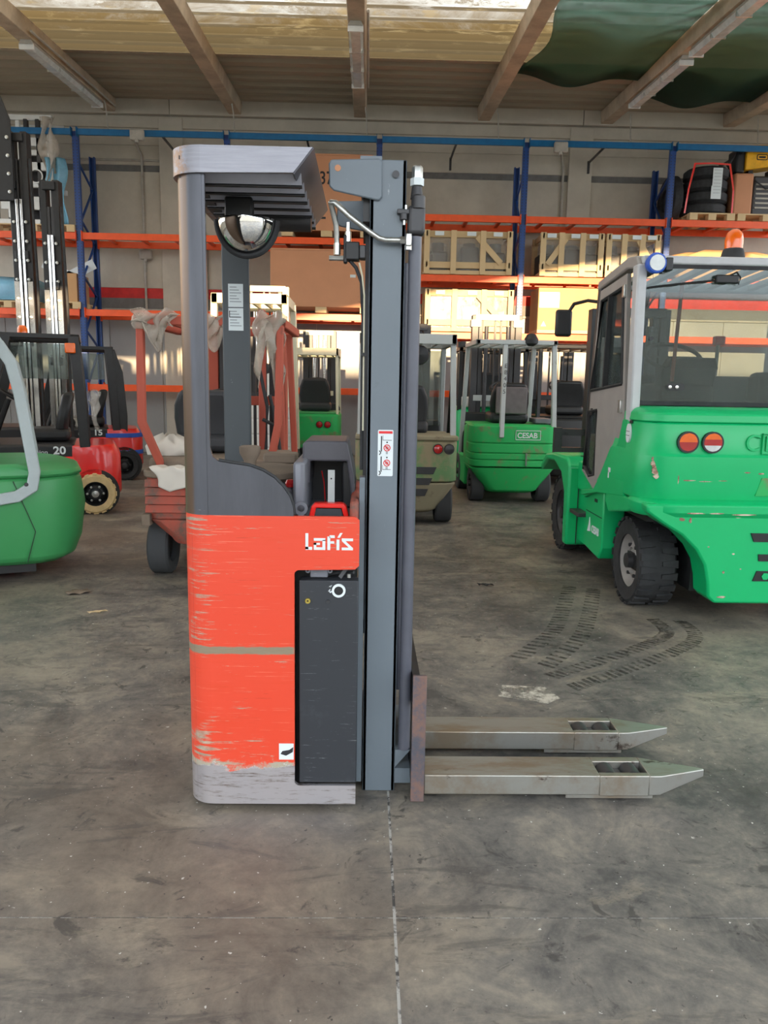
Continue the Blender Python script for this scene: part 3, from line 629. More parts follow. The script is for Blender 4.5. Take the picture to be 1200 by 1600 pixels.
# half-dome mirror
my, mz, mr = 2.66, 1.925, .098; mx = -.402
mir = SB(); rings = []
for i in range(9):
    a = R(90*i/8); rr = mr*.93*sin(a); dp = .075*cos(a)
    rings.append([(mx+rr*cos(R(180+180*j/24)), my-dp-.01, mz+rr*1.12*sin(R(180+180*j/24))) for j in range(25)])
mir.loft(rings, False, False).build('mirror_dome', M['mirror'], solid=.003, smooth=80)
SB().tube([(mx+mr*cos(R(180+180*j/24)), my, mz+mr*1.14*sin(R(180+180*j/24))) for j in range(25)], .011, 10, up=(0, 1, 0)).build('mirror_rim', M['rubber'])
SB().prism([(mx+mr*cos(R(180+180*j/24)), mz+mr*1.14*sin(R(180+180*j/24))) for j in range(25)], 'y', my+.01, my+.02).build('mirror_back', M['black_plastic'])
SB().box(mx-.07, mx+.02, my-.02, my+.03, 1.93, 1.995).build('mirror_bracket', M['black'], bevel=.006)
SB().tube([(mx+.0, my, 1.96), (mx+.0, my-.02, 1.915)], .008).build('mirror_stem', M['chrome'])
SB().sweep([(-.40, 2.92, 1.975), (-.21, 2.92, 1.975)], [(.04*cos(R(a)), .035*sin(R(a))) for a in range(0, 360, 30)]).build('roof_motor', M['steel_dark'])
# cowl, pad, knob, console
SB().box(-.52, -.232, 2.52, 3.08, .96, 1.055).build('cowl', M['console_grey'], bevel=.03, seg=4)
SB().prism([(-.22, 2.50), (-.2, 2.52), (-.2, 3.0), (-.238, 3.0), (-.238, 2.5)], 'z', .96, 1.145).build('side_panel', M['body_grey'], bevel=.01)
SB().lathe([(.0, 0), (.19, 0), (.205, .012), (.2, .03), (.17, .04), (0, .042)], (-.43, 2.82, 1.056), 'z', 32).build('arm_pad', M['dusty'])
SB().lathe([(.022, 0), (.022, .03), (.036, .055), (.038, .078), (.03, .082), (0, .082)], (-.41, 2.72, 1.098), 'z', 20).build('control_knob', M['dusty'])
SB().box(-.40, -.27, 2.98, 3.08, 1.09, 1.13).build('tray', M['dusty'], bevel=.008)
SB().lathe([(.016, 0), (.018, .012), (.012, .024), (0, .026)], (-.255, 2.58, 1.055), 'z', 14).build('stop_button', M['red_light'])
con = SB().prism(arc((-.2, 1.185), .02, 90, 180, 5) + [(-.222, 1.06), (-.196, 1.055), (-.194, 1.135), (-.066, 1.135), (-.052, 1.02), (-.038, 1.0), (-.04, 1.08), (-.066, 1.205)], 'y', 2.66, 2.96).build('console_hood', M['console_grey'], bevel=.008, seg=3)
SB().box(-.216, -.05, 2.9, 2.95, .965, 1.14).build('console_back', M['black'], smooth=0)
SB().box(-.217, -.203, 2.68, 2.9, .965, 1.056).build('console_cheek', M['black_plastic'], bevel=.008)
SB().prism([(-.085, .965), (-.04, .965), (-.036, 1.05), (-.056, 1.135), (-.085, 1.135)], 'y', 2.70, 2.9).build('console_cheek', M['black_plastic'], bevel=.008)
SB().box(-.134, -.110, 2.70, 2.708, .975, 1.10).build('white_strap', M['white'], smooth=0)
SB().cyl((-.122, 2.697, 1.07), .003, .004, 'y', 8).build('strap_rivet', M['black'])
SB().tube([(-.16, 2.76, 1.09), (-.15, 2.75, 1.05), (-.145, 2.74, .98)], .0025, 6).build('thin_wire', M['red_light'])
s = SB().prism([(-.184, .972), (-.175, 1.008), (-.165, 1.018), (-.072, 1.018), (-.062, 1.008), (-.053, .972), (-.07, .972), (-.078, 1.003), (-.16, 1.003), (-.166, .972)], 'y', 2.46, 2.50).build('red_handle', M['red'], bevel=.003)
SB().prism([(-.164, .974), (-.158, 1.0), (-.08, 1.0), (-.072, .974)], 'y', 2.466, 2.494).build('display', M['box_black'])
SB().tube([(-.184, 2.455, .969), (-.053, 2.455, .969)], .004, 8).build('hinge_rod', M['chrome'])
SB().lathe([(.012, 0), (.022, 0), (.022, .012), (.012, .012), (.012, 0)], (-.209, 2.46, 1.0), 'y', 24, False).box(-.217, -.2, 2.461, 2.471, .96, .982).build('lifting_eye', M['body_grey'])
SB().box(-.05, -.022, 2.42, 3.0, .96, 1.03).build('red_crossmember', M['old_red'], bevel=.01)
# mast
MY = 2.492
def rail(x0, x1, y0, z0, z1, side, m, nm):
    return SB().box(x0, x1, y0, y0+side*.014, z0, z1).box(x0, x0+.014, y0, y0+side*.06, z0, z1).box(x1-.014, x1, y0, y0+side*.06, z0, z1).build(nm, m, bevel=.003)
rl = rail(.001, .113, MY, .0, 2.078, 1, M['mast_grey'], 'outer_rail'); rail(.001, .113, 3.03, .0, 2.078, -1, M['mast_grey'], 'outer_rail')
rail(.03, .108, MY+.02, .05, 2.02, 1, M['steel_dark'], 'inner_rail'); rail(.03, .108, 3.01, .05, 2.02, -1, M['steel_dark'], 'inner_rail')
SB().box(-.021, -.002, MY+.006, MY+.06, .03, 1.10).build('mast_side_strip', M['mast_grey'], bevel=.002)
SB().box(-.024, .002, 2.56, 3.0, .02, .16).box(-.024, .002, 2.56, 3.0, .55, .6).build('mast_brace', M['steel_dark'], smooth=0)
for z in (.06, 1.96): SB().box(.02, .1, MY+.03, 3.0, z, z+.05).build('cross_member', M['steel_dark'], smooth=0)
for yy in (MY, 3.03): SB().cyl((.144, yy+.01, .155), .0205, 1.70, 'z', 24).build('lift_cylinder', M['cyl_grey'])
SB().prism([(.113, .155), (.166, .155), (.113, .09)], 'y', MY-.004, MY+.03).build('cylinder_gusset', M['mast_grey'], smooth=0)
SB().box(.113, .168, MY, 3.03, .03, .085).build('carriage_foot', M['mast_grey'], smooth=0)
br_ = SB().prism([(-.118, 2.072), (.03, 2.078), (.036, 2.07), (.038, 1.968), (.03, 1.957), (.02, 1.957), (-.11, 1.982), (-.124, 1.995), (-.126, 2.06)], 'y', MY-.012, MY-.002)
bk = br_.build('top_bracket', M['mast_grey'], bevel=.004)
SB().prism([(-.118, 2.072), (.03, 2.078), (.036, 2.07), (.038, 1.968), (.03, 1.957), (-.11, 1.982), (-.124, 1.995)], 'y', 3.02, 3.03).build('top_bracket', M['mast_grey'], bevel=.004)
SB().box(-.03, .036, MY-.002, 3.02, 2.075, 2.087).build('bracket_cap', M['mast_grey'], smooth=0)
SB().lathe([(0, 0), (.0095, 0), (.0095, .003), (0, .003)], (-.098, MY-.0135, 2.047), 'y', 18).build('bracket_hole', M['ply'], bk)
SB().lathe([(0, 0), (.011, 0), (.009, .004), (0, .005)], (.079, MY-.006, 2.035), 'y', 16).build('rail_bolt', M['steel_dark'], rl)
SB().box(-.02, .03, MY+.02, 2.9, 1.90, 1.99).build('valve_carrier', M['black'], smooth=0)
SB().cyl((-.02, 2.75, 1.93), .035, .10, 'x', 20).build('chain_pulley', M['steel_dark'])
for yy in (2.73, 2.77): SB().box(-.012, .004, yy-.006, yy+.006, .5, 1.94).build('lift_chain', M['steel_dark'], smooth=0)
# top fittings
SB().lathe([(0, 0), (.017, 0), (.017, .03), (.014, .036), (0, .036)], (.145, MY, 2.025), 'z', 6).build('cylinder_cap', M['zinc'])
SB().cyl((.145, MY, 2.003), .021, .022, 'z', 6).build('hex_nut', M['label'])
SB().lathe([(.013, 0), (.016, .01), (.013, .03), (.016, .035), (.02, .0), ], (.145, MY, 1.965), 'z', 16).build('threaded_neck', M['steel_dark'])
SB().box(.118, .172, MY-.02, MY+.03, 1.858, 1.945).build('valve_block', M['steel_dark'], bevel=.012, seg=3)
SB().lathe([(.016, 0), (.022, .0), (.022, .035), (.016, .04)], (.15, MY-.006, 1.935), 'z', 20).build('valve_collar', M['steel_dark'])
SB().box(.085, .122, MY-.018, MY+.0, 1.918, 1.932).cyl((.105, MY-.012, 1.90), .012, .02, 'z', 12).build('bleed_valve', M['steel_dark'], bevel=.002)
SB().cyl((.112, MY-.012, 1.932), .005, .012, 'z', 6).cyl((.107, MY-.012, 1.886), .004, .015, 'z', 8).build('bleed_screw', M['zinc'])
SB().tube([(-.119, MY-.01, 1.948), (-.105, MY-.02, 1.945), (-.06, MY-.025, 1.905), (.0, MY-.028, 1.862), (.03, MY-.028, 1.843), (.05, MY-.028, 1.838), (.1, MY-.028, 1.838)], .0085, 12, up=(0, 1, 0)).build('hydraulic_pipe', M['zinc'])
SB().tube([(-.119, MY-.01, 1.950), (-.116, MY, 1.935), (-.104, MY+.02, 1.89), (-.1, MY+.03, 1.83)], .0085, 12, up=(0, 1, 0)).build('hydraulic_pipe', M['zinc'])
SB().cyl((.095, MY-.028, 1.838), .012, .016, 'x', 6).build('pipe_nut', M['zinc'])
SB().box(.112, .13, MY-.04, MY-.014, 1.82, 1.858).build('pipe_elbow', M['zinc'], bevel=.003)
SB().cyl((.12, MY-.026, 1.81), .011, .014, 'z', 6).build('pipe_nut', M['zinc'])
SB().cyl((-.1, MY+.03, 1.80), .011, .035, 'z', 6).build('pipe_nut', M['zinc'])
SB().cyl((-.125, MY+.03, 1.79), .008, .045, 'x', 10).build('tee_fitting', M['zinc'])
SB().box(-.078, -.03, MY+.02, MY+.07, 1.785, 1.84).box(-.08, -.068, MY+.02, MY+.05, 1.775, 1.86).build('solenoid_block', M['black_plastic'], bevel=.004)
SB().lathe([(.01, 0), (.01, .03), (.007, .032), (.007, .058), (0, .06)], (-.066, MY+.03, 1.84), 'z', 12).build('solenoid_stem', M['chrome'])
SB().box(-.03, -.01, MY+.02, MY+.07, 1.79, 1.83).build('coil', M['steel_dark'], bevel=.003)
SB().tube([(-.06, MY+.04, 1.785), (-.04, MY+.05, 1.765), (-.022, MY+.05, 1.72), (-.016, MY+.05, 1.6), (-.016, MY+.05, 1.12)], .006, 8).build('hose', M['rubber'])
SB().tube([(-.03, MY+.045, 1.78), (-.02, MY+.045, 1.74), (-.013, MY+.045, 1.68), (-.012, MY+.045, 1.25)], .003, 8).build('hose', M['cream'])
SB().box(-.02, -.006, MY+.03, MY+.06, 1.49, 1.50).build('hose_clip', M['black'], smooth=0)
# warning label on the near rail
lb = SB().prism(rrect(.037, .087, 1.106, 1.256, .004), 'y', MY-.0012, MY).build('warning_label', M['label'], rl, smooth=0)
s = SB().box(.04, .084, MY-.002, MY-.001, 1.244, 1.252).build('red_header', M['ink_red'], rl, smooth=0)
s = SB()
for z0 in (1.178, 1.112):
    s.box(.047, .0505, MY-.002, MY-.001, z0+.008, z0+.058)
    for sg in (-1, 1): s.bar([(.0475, MY-.0015, z0+.004), (.042, MY-.0015, z0+.004+sg*.007)], .003, .001, up=(0, 1, 0))
s.box(.053, .054, MY-.002, MY-.001, 1.222, 1.238).box(.053, .082, MY-.002, MY-.001, 1.222, 1.2235).box(.053, .054, MY-.002, MY-.001, 1.127, 1.142).box(.053, .08, MY-.002, MY-.001, 1.127, 1.1285)
for z0 in (1.196, 1.147): s.cyl((.067, MY-.002, z0+.020), .0026, .001, 'y', 10).box(.064, .0655, MY-.002, MY-.001, z0-.018, z0-.01).box(.068, .0695, MY-.002, MY-.001, z0-.018, z0-.01)
s.build('pictogram', M['ink'], rl, smooth=0)
s = SB()
for z0 in (1.198, 1.149): s.ring((.067, MY-.0025, z0), .0085, .0112, .001, n=20).bar([(.0605, MY-.002, z0+.007), (.0735, MY-.002, z0-.007)], .003, .001, up=(0, 1, 0)).ring((.067, MY-.0025, z0), .003, .005, .001, n=12)
s.build('red_prohibition', M['ink_red'], rl, smooth=0)
# carriage and forks
cp = SB().box(.164, .210, 2.40, 2.414, .012, .458).build('carriage_side_plate', M['rust_plate'], bevel=.002)
SB().box(.15, .2, 2.906, 2.92, .012, .30).build('carriage_side_plate', M['black'], bevel=.002)
for z0, z1 in ((.06, .16), (.33, .44)): SB().box(.166, .19, 2.414, 2.906, z0, z1).build('carriage_bar', M['black'], smooth=0)
for y0 in (2.417, 2.748):
    y1 = y0+.137
    s = SB(); out = [(.211, y0), (1.02, y0), (1.185, y0+.050), (1.192, y0+.056), (1.185, y0+.064), (1.0, y1), (.211, y1)]
    hx0, hx1, hy0, hy1 = .811, .981, y0+.026, y0+.104
    s.prism([(.211, y0), (hx0, y0), (hx0, y1), (.211, y1)], 'z', .03, .10)
    s.prism([(hx0, y0), (hx1, y0), (hx1, hy0), (hx0, hy0)], 'z', .026, .10); s.prism([(hx0, hy1), (hx1, hy1), (hx1, y1), (hx0, y1)], 'z', .026, .10)
    s.loft([[(hx1, y0, .028), (hx1, y0, .10), (hx1, y1, .10), (hx1, y1, .028)], [(1.02, y0, .03), (1.02, y0, .10), (1.02, y1-.014, .10), (1.02, y1-.014, .03)], [(1.188, y0+.048, .074), (1.188, y0+.048, .10), (1.188, y0+.058, .10), (1.188, y0+.058, .074)]])
    fk = s.build('fork', M['fork'], bevel=.003)
    for x in (.852, .938):
        SB().cyl((x, hy0+.006, .066), .034, hy1-hy0-.012, 'y', 24).build('load_roller', M['steel_dark'], fk)
    SB().box(.885, .905, hy0, hy1, .05, .075).build('roller_bogie', M['steel_dark'], fk, smooth=0)
    SB().box(.70, 1.0, y0+.012, y0+.02, .012, .03).build('wear_strip', M['fork'], fk, smooth=0)
# ------------------------------------------------------------------ truck components (local axes: x across, +y forward, z up, origin at the rear bottom centre)
def wheel(p, x, y, r, w, out, tyre='rubber', rim='steel_dark', lugs=0, name='tyre'):
    k = r*.60; h = w/2
    s = B().lathe([(k, -h*.9), (r*.92, -h), (r, -h*.8), (r, h*.8), (r*.92, h), (k, h*.9), (k, -h*.9)], (x, y, r), 'x', 36, False)
    if lugs:
        s = B().lathe([(k, -h*.9), (r*.88, -h), (r*.955, -h*.85), (r*.955, h*.85), (r*.88, h), (k, h*.9), (k, -h*.9)], (x, y, r), 'x', 40, False)
        for i in range(lugs):
            for sg in (-1, 1):
                a = 2*pi*(i+(.5 if sg > 0 else 0))/lugs; da = 2*pi/lugs
                def pt(rr, aa, xx): return (x+xx, y+rr*cos(aa), r+rr*sin(aa))
                x0, x1 = sg*h*.16, sg*h*.99
                v = [pt(rr, aa, xx) for rr in (r*.94, r) for xx, aa in ((x0, a-da*.16), (x1, a-da*.30), (x1, a+da*.30), (x0, a+da*.16))]
                s.add(v, [(0, 1, 2, 3), (4, 7, 6, 5), (0, 4, 5, 1), (1, 5, 6, 2), (2, 6, 7, 3), (3, 7, 4, 0)])
    t = s.build(name, M[tyre], p)
    B().lathe([(0, .0), (k*.45, 0), (k*.5, out*.015), (k*.85, -out*.02), (k, out*.03), (k*1.02, out*.0), (k*1.02, -out*h), (0, -out*h)], (x+out*h*.55, y, r), 'x', 28).build('rim', M[rim], t)
    hub = B().lathe([(k*.3, 0), (k*.28, out*.05), (0, out*.055)], (x+out*h*.55, y, r), 'x', 16)
    for i in range(6): hub.lathe([(.014, 0), (.012, out*.018), (0, out*.02)], (x+out*h*.56, y+k*.62*cos(i*pi/3), r+k*.62*sin(i*pi/3)), 'x', 6)
    hub.build('hub', M['zinc' if tyre == 'tan_rubber' else 'steel_dark'], t)
    return t
def plan(hw, y0, c, y1): return [(-hw, y1), (-hw, y0+c), (-hw+c*.35, y0+c*.35), (-hw+c, y0), (hw-c, y0), (hw-c*.35, y0+c*.35), (hw, y0+c), (hw, y1)]
def counter(p, rings, m, name='counterweight', bevel=.012):
    return B().loft([[(x, y, z) for x, y in plan(hw, y0, c, y1)] for z, hw, y0, c, y1 in rings]).build(name, M[m], p, bevel=bevel)
def seat(p, x, y, z, w=.48, m='seat', back=.5, panel=None):
    B().box(x-w/2, x+w/2, y, y+.48, z, z+.14).build('seat_cushion', M[m], p, bevel=.05, seg=3)
    b = B().loft([[(x-w/2*k, y+.03-o, zz), (x+w/2*k, y+.03-o, zz), (x+w/2*k, y+.15-o, zz), (x-w/2*k, y+.15-o, zz)] for zz, k, o in ((z+.10, .92, 0), (z+.25, 1, .02), (z+back*.75, .95, .06), (z+back, .75, .09))]).build('backrest', M[m], p, bevel=.04, seg=3)
    if panel: B().box(x-w*.4, x+w*.4, y-.10, y-.07, z+.12, z+back-.05).build('back_panel', M[panel], b, bevel=.02)
def guard(p, legs, ztop, x0, x1, y0, y1, m, s=.06, bars=5, barm=None, thick=None):
    for pth in legs: B().bar(pth, s, s*1.15, up=(0, 1, 0)).build('guard_leg', M[m], p, bevel=.008)
    h = thick or s
    f = B().box(x0, x1, y0, y0+s, ztop-h, ztop).box(x0, x1, y1-s, y1, ztop-h, ztop).box(x0, x0+s, y0, y1, ztop-h, ztop).box(x1-s, x1, y0, y1, ztop-h, ztop).build('guard_roof_frame', M[m], p, bevel=.008)
    for k in range(bars):
        xx = x0 + (x1-x0)*(k+1)/(bars+1); B().box(xx-.014, xx+.014, y0+s, y1-s, ztop-h*.8, ztop-.006).build('roof_bar', M[barm or m], p, smooth=0)
def mast(p, w, y, z1, m, cross=(.5, 1.2), cyl=True, head=None, x=0):
    for sg in (-1, 1):
        xx = x+sg*w/2
        B().box(xx-.045, xx+.045, y, y+.13, .06, z1).build('mast_rail', M[m], p, bevel=.006)
        B().box(xx-sg*.08-.03, xx-sg*.08+.03, y+.02, y+.11, .06, z1-.05).build('inner_mast_rail', M['steel_dark'], p, bevel=.006)
        if cyl: B().cyl((xx-sg*.15, y-.02, .1), .028, z1-.25, 'z', 12).build('lift_cylinder', M['chrome' if cyl == 'chrome' else 'steel_dark'], p)
    for z in list(cross)+[z1-.07]:
        B().box(x-w/2, x+w/2, y-.01, y+.03, z, z+.08).build('mast_crossbar', M[head or m], p, bevel=.005)
    for xx in (x-.02, x+.06): B().box(xx-.012, xx+.012, y+.03, y+.06, .4, z1-.06).build('lift_chain', M['steel_dark'], p, smooth=0)
def forks(p, y, w=.6, z=.06, L=1.0):
    B().box(-w*.75, w*.75, y, y+.05, .12, .45).build('fork_carriage', M['black'], p, smooth=0)
    for sg in (-1, 1): B().box(sg*w/2-.05, sg*w/2+.05, y+.05, y+.09, z, .5).prism([(y+.05, z), (y+L, z), (y+L, z+.012), (y+.09, z+.04), (y+.05, z+.04)], 'x', sg*w/2-.05, sg*w/2+.05).build('fork', M['black'], p, smooth=0)
def steer(p, x, y, z, r=.17, m='black_plastic'):
    B().tube([(x, y+.25, z-.55), (x, y+.05, z-.02)], .03).build('steering_column', M[m], p)
    q = []
    for i in range(25):
        a = 2*pi*i/24; q.append((x+r*cos(a), y+r*sin(a)*.8, z+r*sin(a)*.5))
    B().tube(q, .014, 8).bar([(x-r, y, z), (x+r, y, z)], .02, .012).build('steering_wheel', M[m], p)
def lamps(p, spots, y, r=.035, ms=('red_light',), rim=True):
    for i, (x, z) in enumerate(spots):
        l = B().lathe([(r, 0), (r*.95, -.012), (r*.5, -.02), (0, -.022)], (x, y, z), 'y', 20).build('tail_light', M[ms[i % len(ms)]], p)
        if rim: B().ring((x, y-.008, z), r, r*1.16, .01).build('light_rim', M['black'], l)
def rear_truck(label, loc, w=1.0, L=1.6, zb=.95, body='green_old', cw='green_old', gm='guard_white', zt=1.95, mz=2.3, mm='steel_dark', ribs=(), rr=.21, lampx=None, lampz=.75, lampm=('red_light',), gl=None, seatm='seat', panel=None, bars=5, head=None, gs=.055, name='forklift', forks_=False, cat='forklift', mcyl=True, lowm=None, thick=None, rz=0):
    p = thing(name, label, cat, loc, rz); h = w/2
    low = counter(p, [(.13, h*.55, .10, .12, .75), (.16, h*.62, .04, .12, .75), (.42, h*.98, .0, .12, .75), (.44, h*.98, .0, .12, .75)], lowm or cw, 'lower_counterweight')
    up = counter(p, [(.45, h, -.0, .12, .78), (zb-.06, h, .0, .12, .78), (zb-.03, h*.97, .03, .1, .78)], cw)
    for i, (z0, z1) in enumerate(ribs): counter(p, [(z0, h*1.005, -.022, .13, .5), (z1, h*1.005, -.022, .13, .5)], cw, 'counterweight_slab', .008)
    B().box(-h*.94, h*.94, .1, 1.0, zb-.04, zb).build('hood', M[body], p, bevel=.02)
    B().box(-h*.96, h*.96, .78, L, .14, .5).build('chassis', M[body], p, bevel=.015)
    B().box(-h*.9, h*.9, L-.25, L-.05, .5, zb+.1).build('dashboard', M['black'], p, bevel=.02)
    for sg in (-1, 1):
        wheel(p, sg*(h-.11), .33, rr, .17, sg, 'rubber_dusty'); wheel(p, sg*(h-.09), L-.15, rr*1.15, .18, sg, 'rubber_dusty')
    seat(p, 0, .42, zb, m=seatm, panel=panel); steer(p, 0, .95, zb+.42)
    if lampx: lamps(p, [(x, lampz) for x in lampx], -.001 if not ribs else -.022, .045, lampm)
    legs = gl or [[(-h+.04, .12, zb-.05), (-h+.06, .2, zt-.03)], [(h-.04, .12, zb-.05), (h-.06, .2, zt-.03)], [(-h+.04, L-.08, .48), (-h+.06, 1.15, zt-.03)], [(h-.04, L-.08, .48), (h-.06, 1.15, zt-.03)]]
    guard(p, legs, zt, -h+.03, h-.03, .12, 1.2, gm, gs, bars, thick=thick)
    mast(p, w*.58, L+.02, mz, mm, head=head, cyl=mcyl)
    if forks_: forks(p, L+.17)
    return p

# ---- trucks parked further back, all with their tails to the photographer
p = rear_truck('faded green truck with a CESAB plate and pale guard beside the big green cab', (1.77, 9.15, 0), w=1.03, zb=.95, ribs=((.74, .935), (.62, .725), (.54, .61), (.455, .53)), zt=1.95, mz=2.36, mm='steel_dark', head='guard_white',
    gl=[[(-.17, -.03, .80), (-.13, .18, 1.93)], [(.48, .1, .9), (.46, .2, 1.93)], [(-.47, 1.45, .48), (-.45, 1.15, 1.93)], [(.44, 1.45, .48), (.42, 1.15, 1.93)]], panel='seat_grey', seatm='black')
pl = B().box(.0, .30, -.028, -.022, .78, .89).build('name_plate', M['green_old'], p, smooth=0)
B().box(.0, .30, -.030, -.027, .885, .892).box(.0, .30, -.030, -.027, .778, .785).box(.294, .30, -.030, -.027, .778, .892).box(.0, .006, -.030, -.027, .778, .892).build('plate_border', M['label'], pl, smooth=0)
text('lettering', 'CESAB', .088, M['label'], pl, (.02, -.029, .803), sx=.95, bold=.002)
for i, ch in enumerate('EB405'): text('leg_mark', ch, .07, M['ink'], p, (-.172+.0066*(4-i), -.005+.021*(4-i), 1.32+.075*(4-i)))
B().box(.30, .5, .3, .7, .96, 1.02).build('grey_tray', M['body_grey'], p, bevel=.01)
B().box(.13, .145, -.04, -.02, .47, .62).build('tow_pin', M['zinc'], p, smooth=0)
B().lathe([(.03, 0), (.08, .03), (.085, .08), (.05, .14), (0, .15)], (.17, .15, 1.88), 'z', 14).build('work_lamp', M['black'], p)
for sg in (-1, 1): B().cyl((sg*.29, 1.68, 1.95), .045, .38, 'z', 16).build('cylinder_head', M['conduit'], p); B().box(sg*.29-.07, sg*.29+.07, 1.6, 1.76, 2.2, 2.3).build('cylinder_yoke', M['guard_white'], p, bevel=.01)
p = rear_truck('dusty drab green truck half hidden behind the stacker mast with a red tail light', (.40, 7.6, 0), w=1.02, zb=.90, cw='green_drab', lowm='drab', body='drab', gm='guard_white', zt=1.90, mz=2.1, rr=.20, lampx=(.31, .42), lampz=.78, lampm=('red_light', 'steel_dark'), thick=.1)
for k in range(3): B().prism([(.10, .60-k*.11), (.30-.04*k, .60-k*.11), (.27-.04*k, .53-k*.11), (.10, .53-k*.11)], 'y', -.008, .01).build('vent_slot', M['black'], p, smooth=0)
B().box(-.51, .51, -.01, .5, .86, .91).build('hood_lip', M['drab'], p, bevel=.015)
B().lathe([(0, 0), (.09, .02), (.1, .07), (.06, .12), (0, .13)], (.12, .2, 1.70), 'y', 16).build('mirror', M['black'], p)
B().box(-.43, .43, 1.13, 1.136, .95, 1.78).build('windscreen', M['glass'], p, smooth=0)
p = rear_truck('bright green truck with a red tail light tucked behind the CESAB truck', (1.80, 11.0, 0), w=1.04, zb=1.10, cw='green', body='green', gm='black', zt=1.95, mz=2.1, rr=.25, lampx=(-.33, .33), lampz=.84, lowm='black')
B().box(-.42, .0, .05, .4, 1.11, 1.25).build('white_box', M['white'], p, bevel=.02)
rear_truck('black forklift with dark masts behind the green cab mirror', (2.95, 10.9, 0), w=1.1, zb=1.0, cw='black', body='black', gm='black', zt=2.0, mz=2.05, rr=.25, seatm='black')
p = rear_truck('small green truck with twin red lamps and black seat seen through the stacker cab', (-.80, 11.5, 0), w=.80, zb=.98, cw='green_old', body='green2', gm='cream', zt=1.92, mz=2.26, mm='steel_dark', head='cream', lampx=(.10, .22), lampz=.80, bars=5, gs=.04, mcyl='chrome', lowm='black', thick=.11)
p = rear_truck('cream forklift with a thick pale guard seen through the stacker cab', (-1.44, 9.5, 0), w=.98, zb=1.15, cw='white', body='white', gm='cream', zt=2.46, mz=2.72, mm='cream', head='cream', ribs=((.97, 1.12), (.78, .95), (.62, .76), (.46, .60)), gs=.08, thick=.12, lowm='white', mcyl='chrome')
B().box(.30, .62, -.35, .0, .0, .5).build('step_box', M['conduit'], p, bevel=.02)
B().lathe([(0, 0), (.16, .02), (.17, .06), (0, .1)], (.25, .2, 1.35), 'y', 18).build('round_mirror', M['white'], p)

def crv_(pts): return pts
# ---- old faded-red truck left of the stacker
p = thing('forklift', 'old faded red forklift with louvred tail and plastic-wrapped guard left of the stacker', 'forklift', (-1.06, 5.32, 0))
h = .5
def lip(z0, z1, hw, y0, m, nm): return counter(p, [(z0, hw, y0, .10, .7), (z1, hw, y0, .10, .7)], m, nm, .012)
counter(p, [(.26, .30, .03, .10, .7), (.30, .32, .01, .10, .7), (.44, .48, .0, .1, .7)], 'old_red', 'lower_counterweight')
lip(.44, .74, .485, .012, 'old_red', 'counterweight'); lip(.735, .785, .5, -.015, 'dusty', 'top_lip')
for k in range(4): 
    for x0, x1 in ((-.47, -.19), (-.14, .14), (.19, .47)): B().prism([(-.012, .495+k*.06), (.012, .488+k*.06), (.012, .542+k*.06), (.004, .545+k*.06)], 'x', x0, x1).build('louvre_slat', M['old_red'], p, smooth=0)
for x in (-.165, .165): B().box(x-.022, x+.022, -.012, .02, .44, .74).build('louvre_frame', M['dusty'], p, bevel=.004)
B().box(-.50, -.44, -.01, .15, .40, .48).build('bumper_bracket', M['dusty'], p, bevel=.005)
B().box(-.47, .47, .1, .9, .78, .87).build('hood', M['dusty'], p, bevel=.03)
B().box(-.46, .46, .7, 1.55, .15, .5).build('chassis', M['old_red'], p, bevel=.01)
for sg in (-1, 1): wheel(p, sg*.425, .28, .205, .15, sg, 'rubber_dusty'); wheel(p, sg*.41, 1.4, .23, .17, sg, 'rubber_dusty')
seat(p, -.14, .42, .88, .46, 'seat', .46); steer(p, -.1, .95, 1.25)
def legp(sg): return [(sg*.38, .1, .82), (sg*.46, -.05, 1.12), (sg*.47, .02, 1.78)]
guard(p, [legp(-1), legp(1), [(-.44, 1.5, .48), (-.42, 1.1, 1.8)], [(.44, 1.5, .48), (.42, 1.1, 1.8)]], 1.83, -.5, .5, .0, 1.15, 'old_red2', .05, 4, thick=.06)
B().box(.14, .2, 1.3, 1.36, .5, 2.0).build('red_post', M['old_red2'], p, bevel=.01); B().box(.30, .37, 1.2, 1.3, .5, 1.8).build('red_post', M['old_red2'], p, bevel=.01)
mast(p, .6, 1.6, 1.95, 'old_red2')
for i, q in enumerate(([(.18, 1.1, 1.5), (.24, 1.1, 1.2), (.22, 1.1, .8)], [(.26, 1.1, 1.3), (.32, 1.12, 1.0), (.36, 1.1, .7)], [(.2, 1.1, 1.1), (.3, 1.1, 1.05), (.35, 1.1, 1.15)])): B().tube(crv_(q), .015, 8).build('hose', M['rubber'], p)
tag(B().lathe([(.05, 0), (.06, .0), (.055, .07), (0, .09)], (-1.0, 5.8, 1.83), 'z', 16).build('amber_beacon', M['amber']), 'low amber beacon on the old red truck guard', 'beacon')
def crumple(x, y, z, w, hgt, seed, name, m, label, cat, d=.08):
    rnd = random.Random(seed); a, b, c = [rnd.uniform(0, 6) for _ in range(3)]
    def fn(u, v):
        k = 1-.35*v+.2*sin(6*u+a)*v
        return (x+(u-.5)*w*k+.02*sin(14*v+a), y+d*sin(5*u+b)*(.3+v)*.5+.02*sin(17*u+9*v+c), z-hgt*v*(.65+.35*sin(7*u+c))+.02*sin(11*u+7*v))
    return tag(B().sheet(fn, 22, 18).build(name, M[m], solid=.004, smooth=80), label, cat)
crumple(-1.42, 5.30, 1.86, .30, .26, 1, 'torn_plastic', 'film', 'torn clear plastic hanging from the left corner of the red guard', 'plastic film')
crumple(-.98, 5.30, 1.85, .34, .26, 2, 'torn_plastic', 'film', 'dusty plastic sheet draped on the middle of the red guard', 'plastic film')
